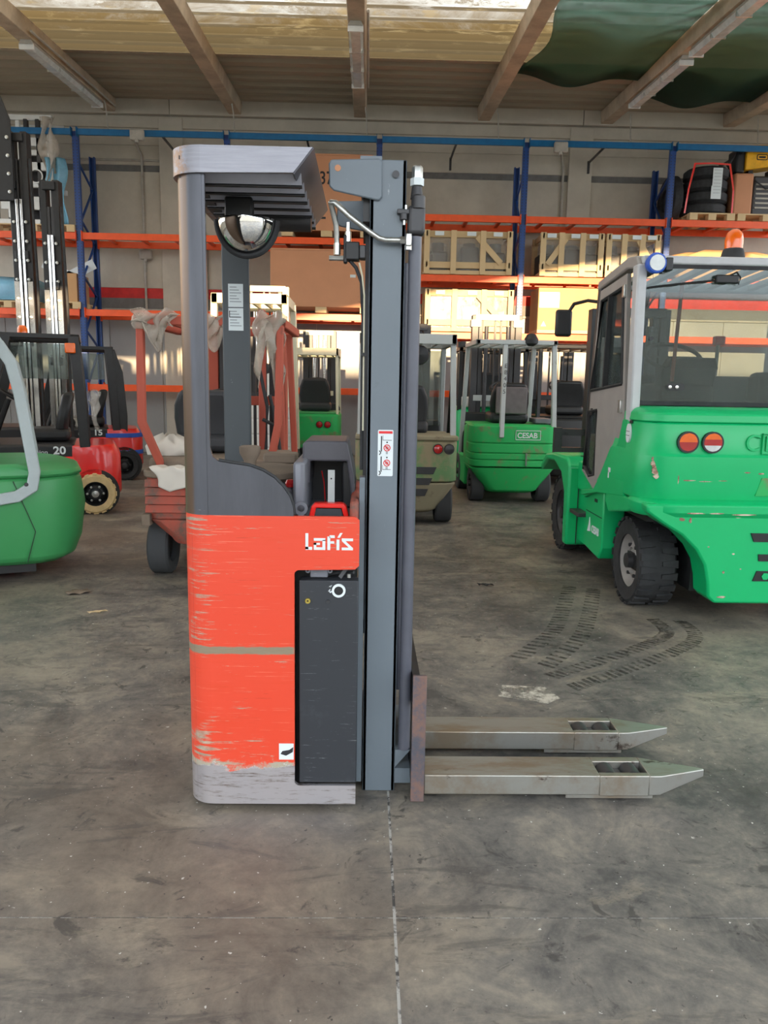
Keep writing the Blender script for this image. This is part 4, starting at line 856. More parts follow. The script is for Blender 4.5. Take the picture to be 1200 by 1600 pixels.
crumple(-.66, 5.30, 1.86, .20, .55, 3, 'torn_plastic', 'film', 'long grey plastic strip hanging from the right corner of the red guard', 'plastic film')
tag(B().lathe([(.045, 0), (.06, .03), (.055, .08), (.03, .11)], (-1.53, 5.34, 1.74), 'z', 12).build('plastic_knot', M['film']), 'bunched plastic tied round the red guard corner', 'plastic film')
# rags on the tail
def rag(x, y, z, w, d, drop, seed, label):
    rnd = random.Random(seed); a, b = rnd.uniform(0, 6), rnd.uniform(0, 6)
    def fn(u, v):
        yy = y+(1-v)*d; over = max(0, (v-.45)/.55)
        return (x+(u-.5)*w*(1-.45*over*abs(sin(2.2*u+a)))+.015*sin(9*v+a), yy if over == 0 else y+d*.55-.008-.01*sin(9*u+b)-.0*over, z+.02*abs(sin(8*u+b)) if over == 0 else z+.012-drop*over*(1-.5*abs(u-.45)))
    return tag(B().sheet(fn, 18, 18).build('rag', M['rag'], solid=.006, smooth=80), label, 'rag')
rag(-1.33, 5.18, .80, .30, .22, .17, 4, 'dirty white rag hanging over the louvred red tail')
bun = B(); rg = []
for zz, s in ((0, 1), (.05, 1.08), (.1, .8), (.13, .3)): rg.append([(-1.42+.15*s*cos(a*pi/8)*(1+.15*sin(3*a)), 5.62+.1*s*sin(a*pi/8)*(1+.1*sin(5*a)), .872+zz*(1+.25*sin(2.3*a))) for a in range(16)])
tag(bun.loft(rg).build('rag', M['rag'], smooth=80), 'bunched white cloth on the red truck hood behind the guard leg', 'rag')

# ---- red trucks on the left, side-on with tails to the right
def side_truck(label, loc, num, w, cwx, zt, wheel_m, film=False):
    p = thing('forklift', label, 'forklift', loc, 109); h = w/2
    counter(p, [(.12, h*.86, .06, .16, .48), (.22, h, .0, .2, .48), (.62, h, .0, .2, .48), (.72, h*.98, .06, .2, .48)], 'red')
    for sg in (-1, 1):
        B().cyl((sg*(h-.0), .27, .225), .245, -sg*.03, 'x', 28).build('wheel_arch', M['black'], p); wheel(p, sg*(h-.02), .27, .215, .17, sg, wheel_m, 'black', 16)
        wheel(p, sg*(h-.08), 1.75, .28, .2, sg, 'rubber', 'black', 16)
    B().box(-h, h, .62, 1.5, .16, .56).build('side_tank', M['red'], p, bevel=.05, seg=3)
    B().box(-h*.98, h*.98, .45, 1.45, .56, .735).build('seat_deck', M['black'], p, bevel=.03)
    B().prism([(.45, .5), (1.1, .5), (1.05, .56), (.85, .60), (.45, .61)], 'x', -h-.012, h+.012).build('battery_hood', M['red'], p, bevel=.03, seg=3)
    B().box(-h, h, 1.4, 2.0, .16, .75).build('cowl', M['black'], p, bevel=.04)
    seat(p, 0, .5, .74, .5, 'black', .52); steer(p, 0, 1.05, 1.2, .18)
    legs = []
    for sg in (-1, 1):
        legs += [[(sg*(h-.05), .35, .70), (sg*(h-.05), .38, 1.3), (sg*(h-.06), .42, zt-.02)], [(sg*(h-.05), 1.35, .72), (sg*(h-.06), 1.05, zt-.02)]]
    guard(p, legs, zt, -h+.02, h-.02, .36, 1.15, 'black', .09, 5, thick=.05)
    B().box(-h+.02, -h+.03, .48, 1.0, 1.4, zt-.1).build('side_window', M['glass'], p, smooth=0)
    text('lettering', num, .11, M['label'], p, (-h*.98-.003, .66, .635), rot=(90, 0, -90), sx=1.1, bold=.003)
    text('lettering', 'Li-ion', .05, M['label'], p, (-h*.98-.003, .86, .64), rot=(90, 0, -90), sx=1.3)
    mast(p, w*.6, 2.05, 2.4, 'black'); forks(p, 2.2)
    return p
p = side_truck('red forklift numbered 20 with a cream tyre parked side-on at left', (-2.78, 8.73, 0), '20', 1.12, 0, 1.85, 'tan_rubber')
B().lathe([(.05, 0), (.055, .02), (.05, .09), (.03, .12), (0, .125)], (.3, .95, 1.85), 'z', 16).build('beacon', M['amber'], p)
B().box(-.62, -.56, .4, .5, 1.66, 1.76).build('rear_lamp', M['amber'], p, bevel=.01)
B().box(-.3, .1, 1.4, 1.5, .9, 1.45).build('white_unit', M['white'], p, bevel=.02); B().box(.15, .35, 1.4, 1.5, .8, 1.4).build('grey_unit', M['conduit'], p, bevel=.02)
p = side_truck('red forklift numbered 15 with blue straps round its tail at left rear', (-3.35, 11.55, 0), '15', 1.1, 0, 1.85, 'rubber')
for z in (.36, .60): counter(p, [(z, .556, -.006, .2, .5), (z+.06, .556, -.006, .2, .5)], 'tape_blue', 'blue_strap', .002)
B().sweep([(-.5, .28, .1), (-.5, .26, .9), (-.5, .30, 1.5), (-.5, .40, 1.80)], [(-.06, -.03), (.06, -.03), (.06, .03), (-.06, .03)], up=(1, 0, 0)).build('rear_pillar', M['black'], p, bevel=.01)
crumple(-3.90, 10.9, 1.25, .40, .55, 8, 'torn_plastic', 'film_clear', 'clear plastic sheet over the seat of the red forklift numbered 15', 'plastic film', .15)

# ---- tall masts rising at the far left
def free_mast(label, x, y, w, z1, chrome):
    p = thing('forklift_mast', label, 'mast', (x, y, 0), group='tall forklift masts at left')
    for sg in (-1, 1):
        B().box(sg*w/2-.036, sg*w/2+.036, -.06, .08, 0, z1).build('outer_rail', M['black'], p, bevel=.006)
        B().box(sg*w/2-sg*.05-.02, sg*w/2-sg*.05+.02, -.05, .06, .1, z1-.3).build('inner_rail', M['steel_dark'], p, bevel=.006)
        B().box(sg*w/2-.03, sg*w/2+.03, -.075, -.06, .6, z1*chrome).build('wear_face', M['chrome'], p, smooth=0)
        B().cyl((sg*w/2-sg*.055, -.08, .3), .016, z1*.75, 'z', 14).build('lift_cylinder', M['chrome'], p)
        for k in range(7): B().lathe([(.02, 0), (.018, -.012), (0, -.015)], (sg*w/2-sg*.01, -.075, z1*.45+k*.22), 'y', 10).build('bolt', M['zinc'], p)
    for z in (.5, z1*.42, z1*.66, z1-.12): B().box(-w/2, w/2, -.09, -.05, z, z+.1).build('mast_crossbar', M['black'], p, bevel=.01)
    for k in (-.05, .03): B().box(k-.014, k+.014, -.04, -.01, .5, z1-.1).build('lift_chain', M['steel_dark'], p, smooth=0)
    B().tube([(w/2+.06, -.05, z1-.3), (w/2+.08, -.05, z1*.6), (w/2+.06, -.05, .5)], .016, 8).build('hose', M['rubber'], p)
    return p
mt_ = free_mast('tall black lift mast with bright lower rails at the left edge', -4.15, 9.75, .16, 4.25, .60)
free_mast('shorter lift mast with bright steel rail beside the tall black one', -3.80, 9.75, .15, 3.72, .66)
lp = B().prism([(-.62, 3.45), (-.02, 3.45), (-.02, 4.35), (-.16, 4.72), (-.62, 4.72)], 'y', -.16, -.12).box(-.1, -.02, -.12, -.05, 3.6, 3.7).build('load_backrest', M['black'], mt_, bevel=.01)
for k in range(4): B().lathe([(.022, 0), (.02, -.012), (0, -.015)], (-.06, -.16, 3.55+k*.2), 'y', 10).build('bolt', M['zinc'], lp)
# ---- green truck at the left edge, side-on, tail to the right
p = thing('forklift', 'large green forklift tail with a pale grey guard leg cut by the left picture edge', 'forklift', (-2.13, 5.80, 0), 113)
hw = .50
rings = [(.13, hw*.88, .16, .20, 1.4), (.17, hw*.97, .09, .22, 1.4), (.30, hw, .035, .24, 1.4), (.54, hw, .0, .26, 1.4), (.70, hw, .02, .26, 1.4), (.735, hw*.97, .03, .24, 1.4)]
counter(p, rings, 'green2', bevel=.02)
counter(p, [(.735, hw*.985, .015, .25, 1.4), (.775, hw*.985, .02, .25, 1.4), (.83, hw*.93, .16, .3, 1.4)], 'green2', 'upper_hood', .02)
B().bar([(-hw-.001, .46, .72), (-hw-.001, .34, .37), (-hw-.001, .40, .16)], .004, .012, up=(1, 0, 0)).build('panel_seam', M['black'], p, smooth=0)
B().box(-hw*.8, hw*.8, .35, 1.4, .07, .14).build('underframe', M['black'], p, smooth=0)
for sg in (-1, 1): wheel(p, sg*(hw-.2), .85, .25, .16, sg); wheel(p, sg*(hw-.12), 1.9, .3, .22, sg)
B().box(-hw*.95, hw*.95, 1.4, 2.2, .2, .75).build('chassis', M['green2'], p, bevel=.03)
for sg in (-1, 1):
    B().sweep([(sg*(hw+.025), 1.5, .46), (sg*(hw+.025), .58, .60), (sg*(hw+.025), .44, .62), (sg*(hw+.02), .345, .68), (sg*(hw+.015), .325, .78), (sg*(hw-.01), .39, 1.3), (sg*(hw-.02), .43, 1.5), (sg*(hw-.02), .52, 1.65), (sg*(hw-.02), .70, 1.74), (sg*(hw-.02), 1.5, 1.80)], [(-.037, -.025), (.037, -.025), (.037, .025), (-.037, .025)], up=(1, 0, 0)).build('guard_leg', M['guard_grey'], p, bevel=.008)
    B().bar([(sg*(hw-.1), .62, .8), (sg*(hw-.1), .75, 1.7)], .06, .06, up=(1, 0, 0)).build('inner_post', M['black'], p, smooth=0)
    B().lathe([(.014, 0), (.012, sg*.008), (0, sg*.01)], (sg*(hw+.045), .38, .70), 'x', 12).build('leg_bolt', M['steel_dark'], p)
seat(p, 0, .75, .84, .5, 'seat', .55); steer(p, 0, 1.3, 1.25)
B().box(-hw+.06, hw-.06, .7, 1.6, 1.76, 1.80).build('guard_roof', M['steel_dark'], p, smooth=0)
B().box(-.2, .3, 1.5, 1.6, .8, 1.7).build('dashboard', M['black'], p, bevel=.02)
B().box(-hw+.04, -hw+.06, .62, .80, 1.55, 1.68).build('reflector_plate', M['green2'], p, smooth=0)
B().lathe([(.018, 0), (.02, -.003), (0, -.004)], (-hw+.14, .15, .55), 'x', 14).build('plug', M['black'], p)

# ---- big green cab truck on the right, tail to the photographer
p = thing('forklift', 'big bright green forklift with a glazed cab and orange beacon on the right', 'forklift', (2.35, 4.35, 0))
OXB, OYB = -2.35, -4.35
class GB(B):
    def build(s, name, mat, parent=None, **k):
        s.v = [(x+OXB, y+OYB, z) for x, y, z in s.v]; return B.build(s, name, mat, parent or p, **k)
XR = 3.08
def gring(z, xl, c, y0, y1, xr=None):      # plan outline: left side, chamfered corner, rear face, right corner
    xr = xr or 4.70-xl
    return [(xl, y1, z), (xl, y0+c, z), (xl+c*.12, y0+c*.62, z), (xl+c*.55, y0+c*.12, z), (xl+c, y0, z), (xr-c, y0, z), (xr-c*.55, y0+c*.12, z), (xr-c*.12, y0+c*.62, z), (xr, y0+c, z), (xr, y1, z)]
body = GB().loft([gring(.755, 1.60, .20, 4.38, 5.30), gring(.83, 1.598, .20, 4.365, 5.20), gring(1.02, 1.59, .19, 4.37, 5.00), gring(1.04, 1.598, .185, 4.385, 4.98), gring(1.215, 1.605, .17, 4.40, 4.86)]).build('tail_body', M['green'], bevel=.012)
GB().loft([gring(1.215, 1.60, .17, 4.392, 4.80), gring(1.262, 1.605, .17, 4.395, 4.80), gring(1.285, 1.625, .18, 4.43, 4.80), gring(1.30, 1.66, .2, 4.55, 4.80)]).build('hood_lid', M['green'], bevel=.006)
# flared apron over the rear wheels: polygon in the rear view with the wheel arch cut out
ap = [(1.625, .70), (1.72, .635), (1.84, .565), (1.93, .48), (1.985, .39), (2.01, .29), (2.02, .20), (2.06, .16), (2.64, .16), (2.68, .20), (2.69, .29), (2.715, .39), (2.77, .48), (2.86, .565), (2.98, .635), (3.075, .70), (3.08, .745), (1.62, .745)]
GB().prism(ap, 'y', 4.345, 4.56).build('counterweight_apron', M['green'], bevel=.014)
GB().loft([gring(.665, 1.615, .18, 4.35, 4.58), gring(.70, 1.592, .20, 4.325, 4.6), gring(.745, 1.592, .20, 4.325, 4.6), gring(.772, 1.615, .2, 4.37, 4.6)]).build('apron_ledge', M['green'], bevel=.006)
GB().prism([(4.50, .745), (4.50, .70), (4.62, .66), (4.98, .60), (5.03, .64), (5.05, .69), (5.04, .745)], 'x', 1.60, 1.68).build('wheel_arch_flange', M['green'], bevel=.01)
GB().box(2.0, 2.7, 4.56, 5.3, .18, .60).build('rear_axle', M['black'], smooth=0); GB().box(1.75, 2.95, 4.80, 4.98, .24, .34).build('axle_beam', M['black'], smooth=0)
GB().box(1.72, 2.98, 4.60, 5.3, .60, .74).build('inner_arch', M['black'], smooth=0)
# side skirt, step, front fender
GB().prism([(5.235, .70), (5.215, .30), (5.28, .21), (5.64, .24), (5.64, .62), (5.35, .70)], 'x', 1.645, 1.80).build('side_box', M['green'], bevel=.012)
GB().prism([(5.20, .735), (5.20, .70), (5.36, .685), (5.62, .60), (5.64, .63), (5.4, .73)], 'x', 1.62, 1.80).build('side_box_lid', M['green'], bevel=.008)
GB().box(1.641, 1.646, 5.36, 5.42, .60, .622).build('latch', M['black'], smooth=0)
GB().box(1.6425, 1.646, 5.24, 5.62, .505, .511).build('box_seam', M['black'], smooth=0)
text('side_lettering', 'CESAB', .075, M['label'], p, (1.6430+OXB, 5.46+OYB, .37), rot=(90, 0, -90), sx=.8, bold=.002)
B().prism([(5.49+OYB, .37), (5.56+OYB, .36), (5.53+OYB, .42), (5.52+OYB, .47), (5.50+OYB, .41)], 'x', 1.641+OXB, 1.646+OXB).build('side_emblem', M['label'], p, smooth=0)
GB().box(1.60, 1.78, 5.68, 5.92, .44, .47).build('step_plate', M['steel_dark'], bevel=.004)
GB().box(1.68, 1.82, 5.6, 5.96, .22, .62).build('step_recess', M['green'], smooth=0)
fd = [(5.95, .17), (6.06, .17), (6.08, .58), (6.2, .72), (6.45, .79), (6.70, .78), (6.92, .66), (6.93, .72), (6.76, .83), (6.5, .86), (6.05, .86), (5.95, .80)]
GB().prism(fd, 'x', 1.585, 1.97).build('front_fender', M['green'], bevel=.02)
GB().prism(fd, 'x', 2.73, 3.10).build('front_fender', M['green'], bevel=.02)
GB().box(1.95, 2.75, 5.6, 6.0, .3, .8).build('cab_base', M['green'], smooth=0)
GB().lathe([(.03, 0), (.034, .004), (0, .005)], (1.75, 6.12, .861), 'z', 16).build('filler_cap', M['black'])
GB().box(1.665, 1.672, 5.946, 5.951, .18, .83).build('fender_seam', M['black'], smooth=0)
for x, o in ((1.83, -1), (2.87, 1)):
    wheel(p, x+OXB, 4.90+OYB, .29, .235, o, 'rubber', 'door_grey', 22); wheel(p, x+OXB, 6.62+OYB, .325, .25, o, 'rubber', 'steel_dark', 20)
GB().box(1.80, 2.9, 5.3, 6.9, .22, .72).build('chassis', M['black'], smooth=0)
GB().box(1.66, 1.80, 5.0, 5.96, .62, .84).build('sill', M['green'], bevel=.01)
# green flank below the door
GB().prism([(4.8, 1.215), (4.86, 1.07), (5.34, .70), (5.62, .66), (5.62, .62), (5.25, .69), (4.7, .74), (4.7, 1.215)], 'x', 1.598, 1.66).build('flank_panel', M['green'], bevel=.006)
n = 26; el = [(4.66+.035*cos(2*pi*i/n), 1.135+.058*sin(2*pi*i/n)) for i in range(n)]
GB().prism(el, 'x', 1.588, 1.60).build('round_sticker', M['label'], smooth=0)
GB().box(1.587, 1.589, 4.63, 4.69, 1.145, 1.148).box(1.587, 1.589, 4.63, 4.69, 1.12, 1.123).build('sticker_line', M['ink'], smooth=0)
GB().box(1.595, 1.60, 4.62, 4.66, 1.195, 1.213).build('lid_notch', M['black'], smooth=0)
for yy, zz, w_, h_ in ((4.97, .86, .05, .03), (5.0, .82, .02, .05), (4.93, .91, .04, .02), (4.89, .95, .06, .012)): GB().box(1.5955, 1.598, yy, yy+w_, zz, zz+h_).build('flank_emblem', M['label'], smooth=0)
# tail lamps: two round lenses each in two colours
for x, ms in ((1.842, ('amber', 'red_light')), (1.985, ('amber', 'red_light', 'clear_lens'))):
    for xx in (x, ):
        c = (xx, 4.376, 1.105); k = len(ms)
        ln = GB().ring((xx, 4.366, 1.105), .052, .062, .02).build('lamp_bezel', M['black'])
        for i, m_ in enumerate(ms):
            z1, z0 = 1-2*i/k, 1-2*(i+1)/k; pts = [(xx+.052*math.sqrt(max(0, 1-zz*zz))*sg, 1.105+.052*zz) for sg, rg in ((1, range(9)), (-1, range(8, -1, -1))) for zz in [z0+(z1-z0)*j/8 for j in rg]]
            q = []
            for a_ in pts:
                if not q or (abs(a_[0]-q[-1][0])+abs(a_[1]-q[-1][1])) > 1e-5: q.append(a_)
            GB().prism(q, 'y', 4.366, 4.382).build('lamp_lens', M[m_], ln, smooth=0)
# embossed lettering, recessed grips on the tail
text('embossed_lettering', 'C', .135, M['green'], p, (2.178+OXB, 4.383+OYB, 1.06), ext=.006, sx=.95)
GB().box(2.275, 2.279, 4.372, 4.39, 1.045, 1.16).box(2.275, 2.75, 4.372, 4.39, 1.156, 1.16).box(2.275, 2.75, 4.372, 4.39, 1.041, 1.045).build('embossed_frame', M['green'], smooth=0)
text('embossed_lettering', 'ESAB', .125, M['green'], p, (2.29+OXB, 4.383+OYB, 1.06), ext=.006, sx=.95)
for z0, z1, x0, sk in ((.80, .905, 2.255, .03), (.535, .585, 2.26, -.02), (.42, .46, 2.30, -.005), (.30, .36, 2.275, .02)):
    GB().prism([(x0, z0), (x0+.40, z0), (x0+.40, z1), (x0+sk, z1)], 'y', 4.336 if z0 < .7 else 4.362, 4.40).build('grip_recess', M['green_old' if z0 > .7 else 'black'], smooth=0)
GB().cyl((2.345, 4.330, .33), .022, .012, 'y', 6).build('tow_bolt', M['green'])
rust = M['rust_chip'] = rusty('rust_chip', lin(140, 96, 78), lin(214, 200, 180), .0)
s = GB(); rnd = random.Random(11)
def blob(cx, cz, w, h_, y, tilt=0):
    n = 11; s.prism([(cx+w*(.6+.4*rnd.random())*cos(2*pi*i/n)+tilt*sin(2*pi*i/n)*h_, cz+h_*(.5+.5*rnd.random())*sin(2*pi*i/n)) for i in range(n)], 'y', y-.0015, y+.003)
for cx, cz, w, h_, y in ((1.86, .885, .05, .004, 4.365), (1.96, .88, .05, .003, 4.366), (2.06, .885, .03, .003, 4.367), (1.80, .89, .004, .03, 4.366), (1.90, .70, .07, .006, 4.325), (2.02, .70, .06, .005, 4.325), (2.18, .695, .09, .006, 4.325), (2.16, .68, .03, .008, 4.344), (2.2, .935, .02, .005, 4.366), (2.28, .93, .02, .006, 4.366), (1.83, .66, .02, .012, 4.344), (1.88, .655, .01, .02, 4.344), (2.0, .50, .006, .006, 4.344), (2.15, .46, .01, .006, 4.344), (2.10, .35, .008, .01, 4.344), (2.2, .37, .006, .005, 4.344), (2.1, .20, .03, .008, 4.344)): blob(cx, cz, w, h_, y)
s.build('chipped_paint', rust, smooth=0)['kind'] = 'stuff'
s = GB(); rnd = random.Random(12)     # worn patch on the chamfered corner
for k in range(9):
    a_ = k/9; cx, cz = 1.668+.012*sin(k*2)+.02*a_, 1.00-.11*a_
    blob(cx, cz, .014+.01*a_, .016, 4.425-.03*a_)
s.build('chipped_paint', rust, smooth=0)['kind'] = 'stuff'
# cab
for x in (1.60, 3.04):
    GB().sweep([(x+.03, 4.72, 1.20), (x+.015, 4.72, 2.13)], [(-.03, -.045), (.03, -.045), (.03, .045), (-.03, .045)], up=(0, 1, 0)).build('cab_rear_post', M['post_grey'], bevel=.012)
    GB().sweep([(x+.03, 5.62, .80), (x+.03, 5.48, 2.10)], [(-.03, -.03), (.03, -.03), (.03, .03), (-.03, .03)], up=(0, 1, 0)).build('cab_front_post', M['steel_dark'], bevel=.008)
    sg = 1 if x < 2 else -1
    GB().prism([(4.68, 2.10), (4.74, 2.185), (4.90, 2.20), (5.50, 2.13), (5.52, 2.07), (4.9, 2.13)], 'x', x-.005*sg, x+.07*sg).build('roof_side_rail', M['door_grey'], bevel=.012)
GB().box(1.62, 3.06, 4.68, 4.74, 2.13, 2.18).box(1.62, 3.06, 5.44, 5.52, 2.07, 2.13).build('roof_cross_rail', M['post_grey'], bevel=.01)
for k in range(9): xx = 1.76+k*.147; GB().bar([(xx, 4.74, 2.14), (xx, 5.46, 2.10)], .05, .03).build('roof_bar', M['post_grey'], smooth=0)
rg = GB().prism(rrect(1.628, 3.05, 1.315, 2.125, .04), 'y', 4.695, 4.70).build('rear_window', M['glass'], smooth=0)
out, inn = rrect(1.620, 3.06, 1.305, 2.135, .045), rrect(1.645, 3.035, 1.33, 2.11, .03); m_ = len(out)
fr = GB().add([(a_, 4.688, b_) for a_, b_ in out]+[(a_, 4.688, b_) for a_, b_ in inn]+[(a_, 4.706, b_) for a_, b_ in out]+[(a_, 4.706, b_) for a_, b_ in inn], [f for i in range(m_) for j in [(i+1) % m_] for f in ((i, j, m_+j, m_+i), (2*m_+i, 3*m_+i, 3*m_+j, 2*m_+j), (i, 2*m_+i, 2*m_+j, j), (m_+i, m_+j, 3*m_+j, 3*m_+i))]).build('window_seal', M['rubber'], rg)
for x, z in ((1.833, 1.415), (1.875, 1.415)): GB().lathe([(.012, 0), (.010, -.012), (0, -.014)], (x, 4.69, z), 'y', 12).build('hinge_bolt', M['chrome'])
GB().prism(rrect(1.815, 1.925, 1.395, 1.437, .02), 'y', 4.688, 4.694).build('hinge_plate', M['black'], smooth=0)
GB().cyl((1.70, 4.685, 1.70), .013, .01, 'y', 12).build('window_knob', M['black'])
GB().tube([(1.66, 4.68, 1.995), (1.85, 4.675, 2.02), (2.08, 4.68, 2.045)], .006, 8).build('wiper_arm', M['black'])
GB().box(2.05, 2.19, 4.66, 4.69, 2.025, 2.075).build('wiper_motor', M['black_plastic'], bevel=.008)
GB().tube([(2.13, 4.67, 2.07), (2.17, 4.66, 2.09), (2.2, 4.67, 2.06), (2.19, 4.67, 2.02)], .005, 6).build('wiper_hose', M['black'])
# side door with two windows
dr = [(4.78, 1.215), (4.90, 2.105), (5.44, 2.06), (5.55, 1.39), (5.64, .80), (5.34, .70), (4.86, 1.07)]
win = [(4.86, 1.43), (4.945, 2.03), (5.39, 1.99), (5.51, 1.385)]; low = [(5.36, 1.25), (5.55, 1.235), (5.59, .84), (5.46, .78), (5.34, .80)]
GB().prism([(4.78, 1.215), (4.86, 1.43), (5.51, 1.385), (5.55, 1.39), (5.55, 1.30), (5.36, 1.29), (5.34, .76), (5.34, .70), (4.86, 1.07)], 'x', 1.60, 1.625).build('door_panel', M['door_grey'], smooth=0)
GB().prism([(4.78, 1.215), (4.90, 2.105), (4.945, 2.03), (4.86, 1.43)], 'x', 1.60, 1.625).prism([(4.90, 2.105), (5.44, 2.06), (5.39, 1.99), (4.945, 2.03)], 'x', 1.60, 1.625).prism([(5.44, 2.06), (5.55, 1.39), (5.51, 1.385), (5.39, 1.99)], 'x', 1.60, 1.625).prism([(5.55, 1.30), (5.64, .80), (5.59, .84), (5.55, 1.235), (5.36, 1.25), (5.36, 1.29)], 'x', 1.60, 1.625).prism([(5.64, .80), (5.34, .70), (5.34, .80), (5.46, .78), (5.59, .84)], 'x', 1.60, 1.625).build('door_frame', M['door_grey'], smooth=0)
GB().prism(win, 'x', 1.61, 1.614).build('door_window', M['glass'], smooth=0); GB().prism(low, 'x', 1.61, 1.614).build('door_window', M['glass'], smooth=0)
for pts in (win, low): GB().tube([(1.6, a_, b_) for a_, b_ in pts+pts[:1]], .011, 6).build('door_seal', M['rubber'])
GB().bar([(1.60, 5.20, 2.0), (1.60, 5.22, 1.41)], .02, .035, up=(1, 0, 0)).build('window_divider', M['rubber'], smooth=0)
for z in (1.25, 1.96): GB().box(1.585, 1.605, 4.83 if z < 1.5 else 4.90, 4.88 if z < 1.5 else 4.94, z, z+.08).build('door_hinge', M['zinc'], bevel=.004)
GB().box(1.592, 1.60, 5.46, 5.50, 1.21, 1.26).build('door_lock', M['black'], bevel=.003)
# work lamp, beacon, mirror
wl = GB().lathe([(.0, 0), (.052, 0), (.06, .012), (.055, .05), (.02, .07), (0, .07)], (1.672, 4.60, 2.125), 'y', 22).build('work_lamp', M['tape_blue']); GB().cyl((1.672, 4.594, 2.125), .045, .008, 'y', 20).build('lamp_glass', M['clear_lens'], wl)
GB().box(1.73, 1.775, 4.62, 4.69, 2.085, 2.16).build('lamp_bracket', M['black'], bevel=.006)
bc = GB().lathe([(.075, 0), (.062, .055), (.055, .07), (0, .07)], (2.215, 4.83, 2.18), 'z', 20).build('beacon_base', M['rubber'])
GB().lathe([(.052, 0), (.054, .05), (.046, .09), (.025, .112), (0, .118)], (2.215, 4.83, 2.25), 'z', 20).build('beacon_dome', M['amber'], bc)
GB().tube([(1.62, 5.55, 2.0), (1.60, 5.75, 2.03), (1.54, 5.9, 2.02), (1.50, 5.92, 1.95)], .012, 8).build('mirror_arm', M['black'])
GB().box(1.41, 1.535, 5.90, 5.945, 1.78, 1.98).build('side_mirror', M['black_plastic'], bevel=.02)
# inside the cab
s0 = (2.04+OXB, 4.90+OYB, 1.30); seat(p, *s0, .36, 'black', .30)
steer(p, 2.1+OXB, 5.35+OYB, 1.62, .19)
GB().box(1.72, 2.95, 4.78, 5.3, .9, 1.30).build('cab_floor', M['black'], smooth=0); GB().box(1.75, 2.95, 5.46, 5.6, .8, 1.5).build('dashboard', M['black'], bevel=.03)
GB().box(2.5, 2.7, 4.9, 5.1, 1.3, 1.52).build('armrest', M['black'], bevel=.04)
GB().tube([(2.38, 5.3, 1.5), (2.36, 5.25, 1.72)], .012).build('lever', M['zinc']); GB().box(2.33, 2.40, 5.22, 5.28, 1.70, 1.76).build('lever_knob', M['red'], bevel=.01)
GB().tube([(1.88, 4.78, 1.45), (1.90, 4.78, 2.05)], .012, 8).build('orange_cable', M['old_red2'])
mast(p, .62, 7.0+OYB, 2.1, 'black'); forks(p, 7.18+OYB, .6)
GB().box(1.72, 1.79, 7.02, 7.08, .70, 1.04).box(1.79, 2.05, 7.02, 7.08, .97, 1.03).box(1.79, 2.05, 7.02, 7.08, .80, .86).build('carriage_frame', M['steel_dark'], smooth=0)
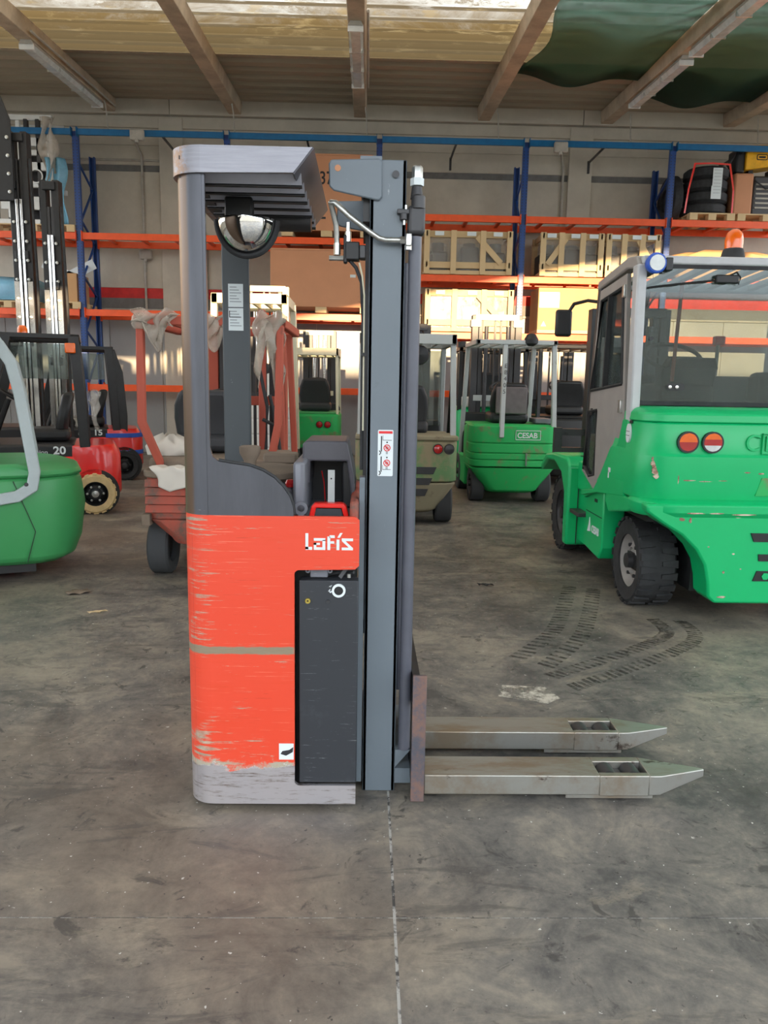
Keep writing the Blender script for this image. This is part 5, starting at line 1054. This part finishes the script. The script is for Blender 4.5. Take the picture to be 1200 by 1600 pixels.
# ------------------------------------------------------------------ marks and litter on the floor
def decal(fn, name, m, label, cat, group=None):
    o = fn.build(name, m, smooth=0); return tag(o, label, cat, group)
def soot(name, col, al, sc=14):
    t = NT(name); n = t.noise(sc, 5, .75); df = t.n('BsdfPrincipled'); t.put(df.inputs['Base Color'], col); t.put(df.inputs['Roughness'], .6); tp = t.n('BsdfTransparent')
    mx = t.n('MixShader', i0=t.math('MULTIPLY', t.step(n, .34, .62), al)); t.t.links.new(tp.outputs[0], mx.inputs[1]); t.t.links.new(df.outputs[0], mx.inputs[2]); t.t.links.new(mx.outputs[0], t.out.inputs[0]); return t.m
M['soot'] = soot('tyre_soot', lin(50, 49, 49), .55); M['white_mark'] = soot('white_floor_paint', lin(196, 190, 176), .95, 9)
def track(path, w, label):
    P = [Vector((x, y, 0)) for x, y in path]; pts = []
    for i in range(len(P)-1):
        n = max(1, int((P[i+1]-P[i]).length/.058)); pts += [P[i].lerp(P[i+1], k/n) for k in range(n)]
    s = B()
    for i in range(len(pts)-1):
        t = (pts[i+1]-pts[i]).normalized(); n = Vector((-t.y, t.x, 0))
        for sg in (-1, 1):
            c = pts[i] + (t*.028 if sg > 0 else t*0)
            q = [c+n*sg*.035, c+n*sg*w/2+t*.012, c+n*sg*w/2+t*.040, c+n*sg*.035+t*.024]
            s.add([(p.x, p.y, .0012) for p in q], [(0, 1, 2, 3)])
    o = s.build('tyre_track', M['soot'], smooth=0); tag(o, label, 'tyre mark', 'tyre tracks on the concrete'); o['kind'] = 'stuff'
def crv(pts, n=10):
    out = []
    for i in range(len(pts)-1):
        p0, p1, p2, p3 = [Vector(pts[max(0, min(len(pts)-1, i+k))]) for k in (-1, 0, 1, 2)]
        for k in range(n):
            u = k/n; out.append(tuple(.5*((2*p1)+(p2-p0)*u+(2*p0-5*p1+4*p2-p3)*u*u+(3*p1-p0-3*p2+p3)*u**3)))
    return out + [pts[-1]]
track(crv([(1.86, 4.55), (1.84, 4.25), (1.62, 4.0), (1.25, 3.72), (.95, 3.5)]), .24, 'dark curved tyre track of lug prints below the green truck wheel')
track(crv([(1.55, 5.3), (1.35, 4.7), (1.15, 4.2), (.85, 3.75)]), .26, 'fainter straight tyre track left of the curved one')
decal(B().prism([(.62, 3.33), (.83, 3.25), (.90, 3.31), (.86, 3.44), (.66, 3.46)], 'z', 0, .0012), 'paint_mark', M['white_mark'], 'worn white paint patch on the concrete behind the forks', 'paint mark')
for i, (x, y, w, d, a, m, nm, l) in enumerate(((-1.9, 4.99, .16, .1, 20, 'dusty', 'dead_leaf', 'crumpled grey-brown litter scrap lying on the floor at left'), (-1.62, 4.55, .12, .012, 25, 'wood', 'wood_splinter', 'pale wood splinter on the floor left of the stacker'), (.86, 5.3, .12, .03, -10, 'black', 'rubber_scrap', 'small dark rubber scrap on the floor behind the mast'))):
    rnd = random.Random(i); n = 9
    s = B().sheet(lambda u, v: ((u-.5)*w*(1-.5*abs(v-.5)), (v-.5)*d*(1-.6*abs(u-.5)), .004+.012*abs(sin(5*u+3*v))), 8, 4)
    o = s.build(nm, M[m], solid=.003, loc=(x, y, .0)); o.rotation_euler = (0, 0, R(a)); tag(o, l, 'litter')
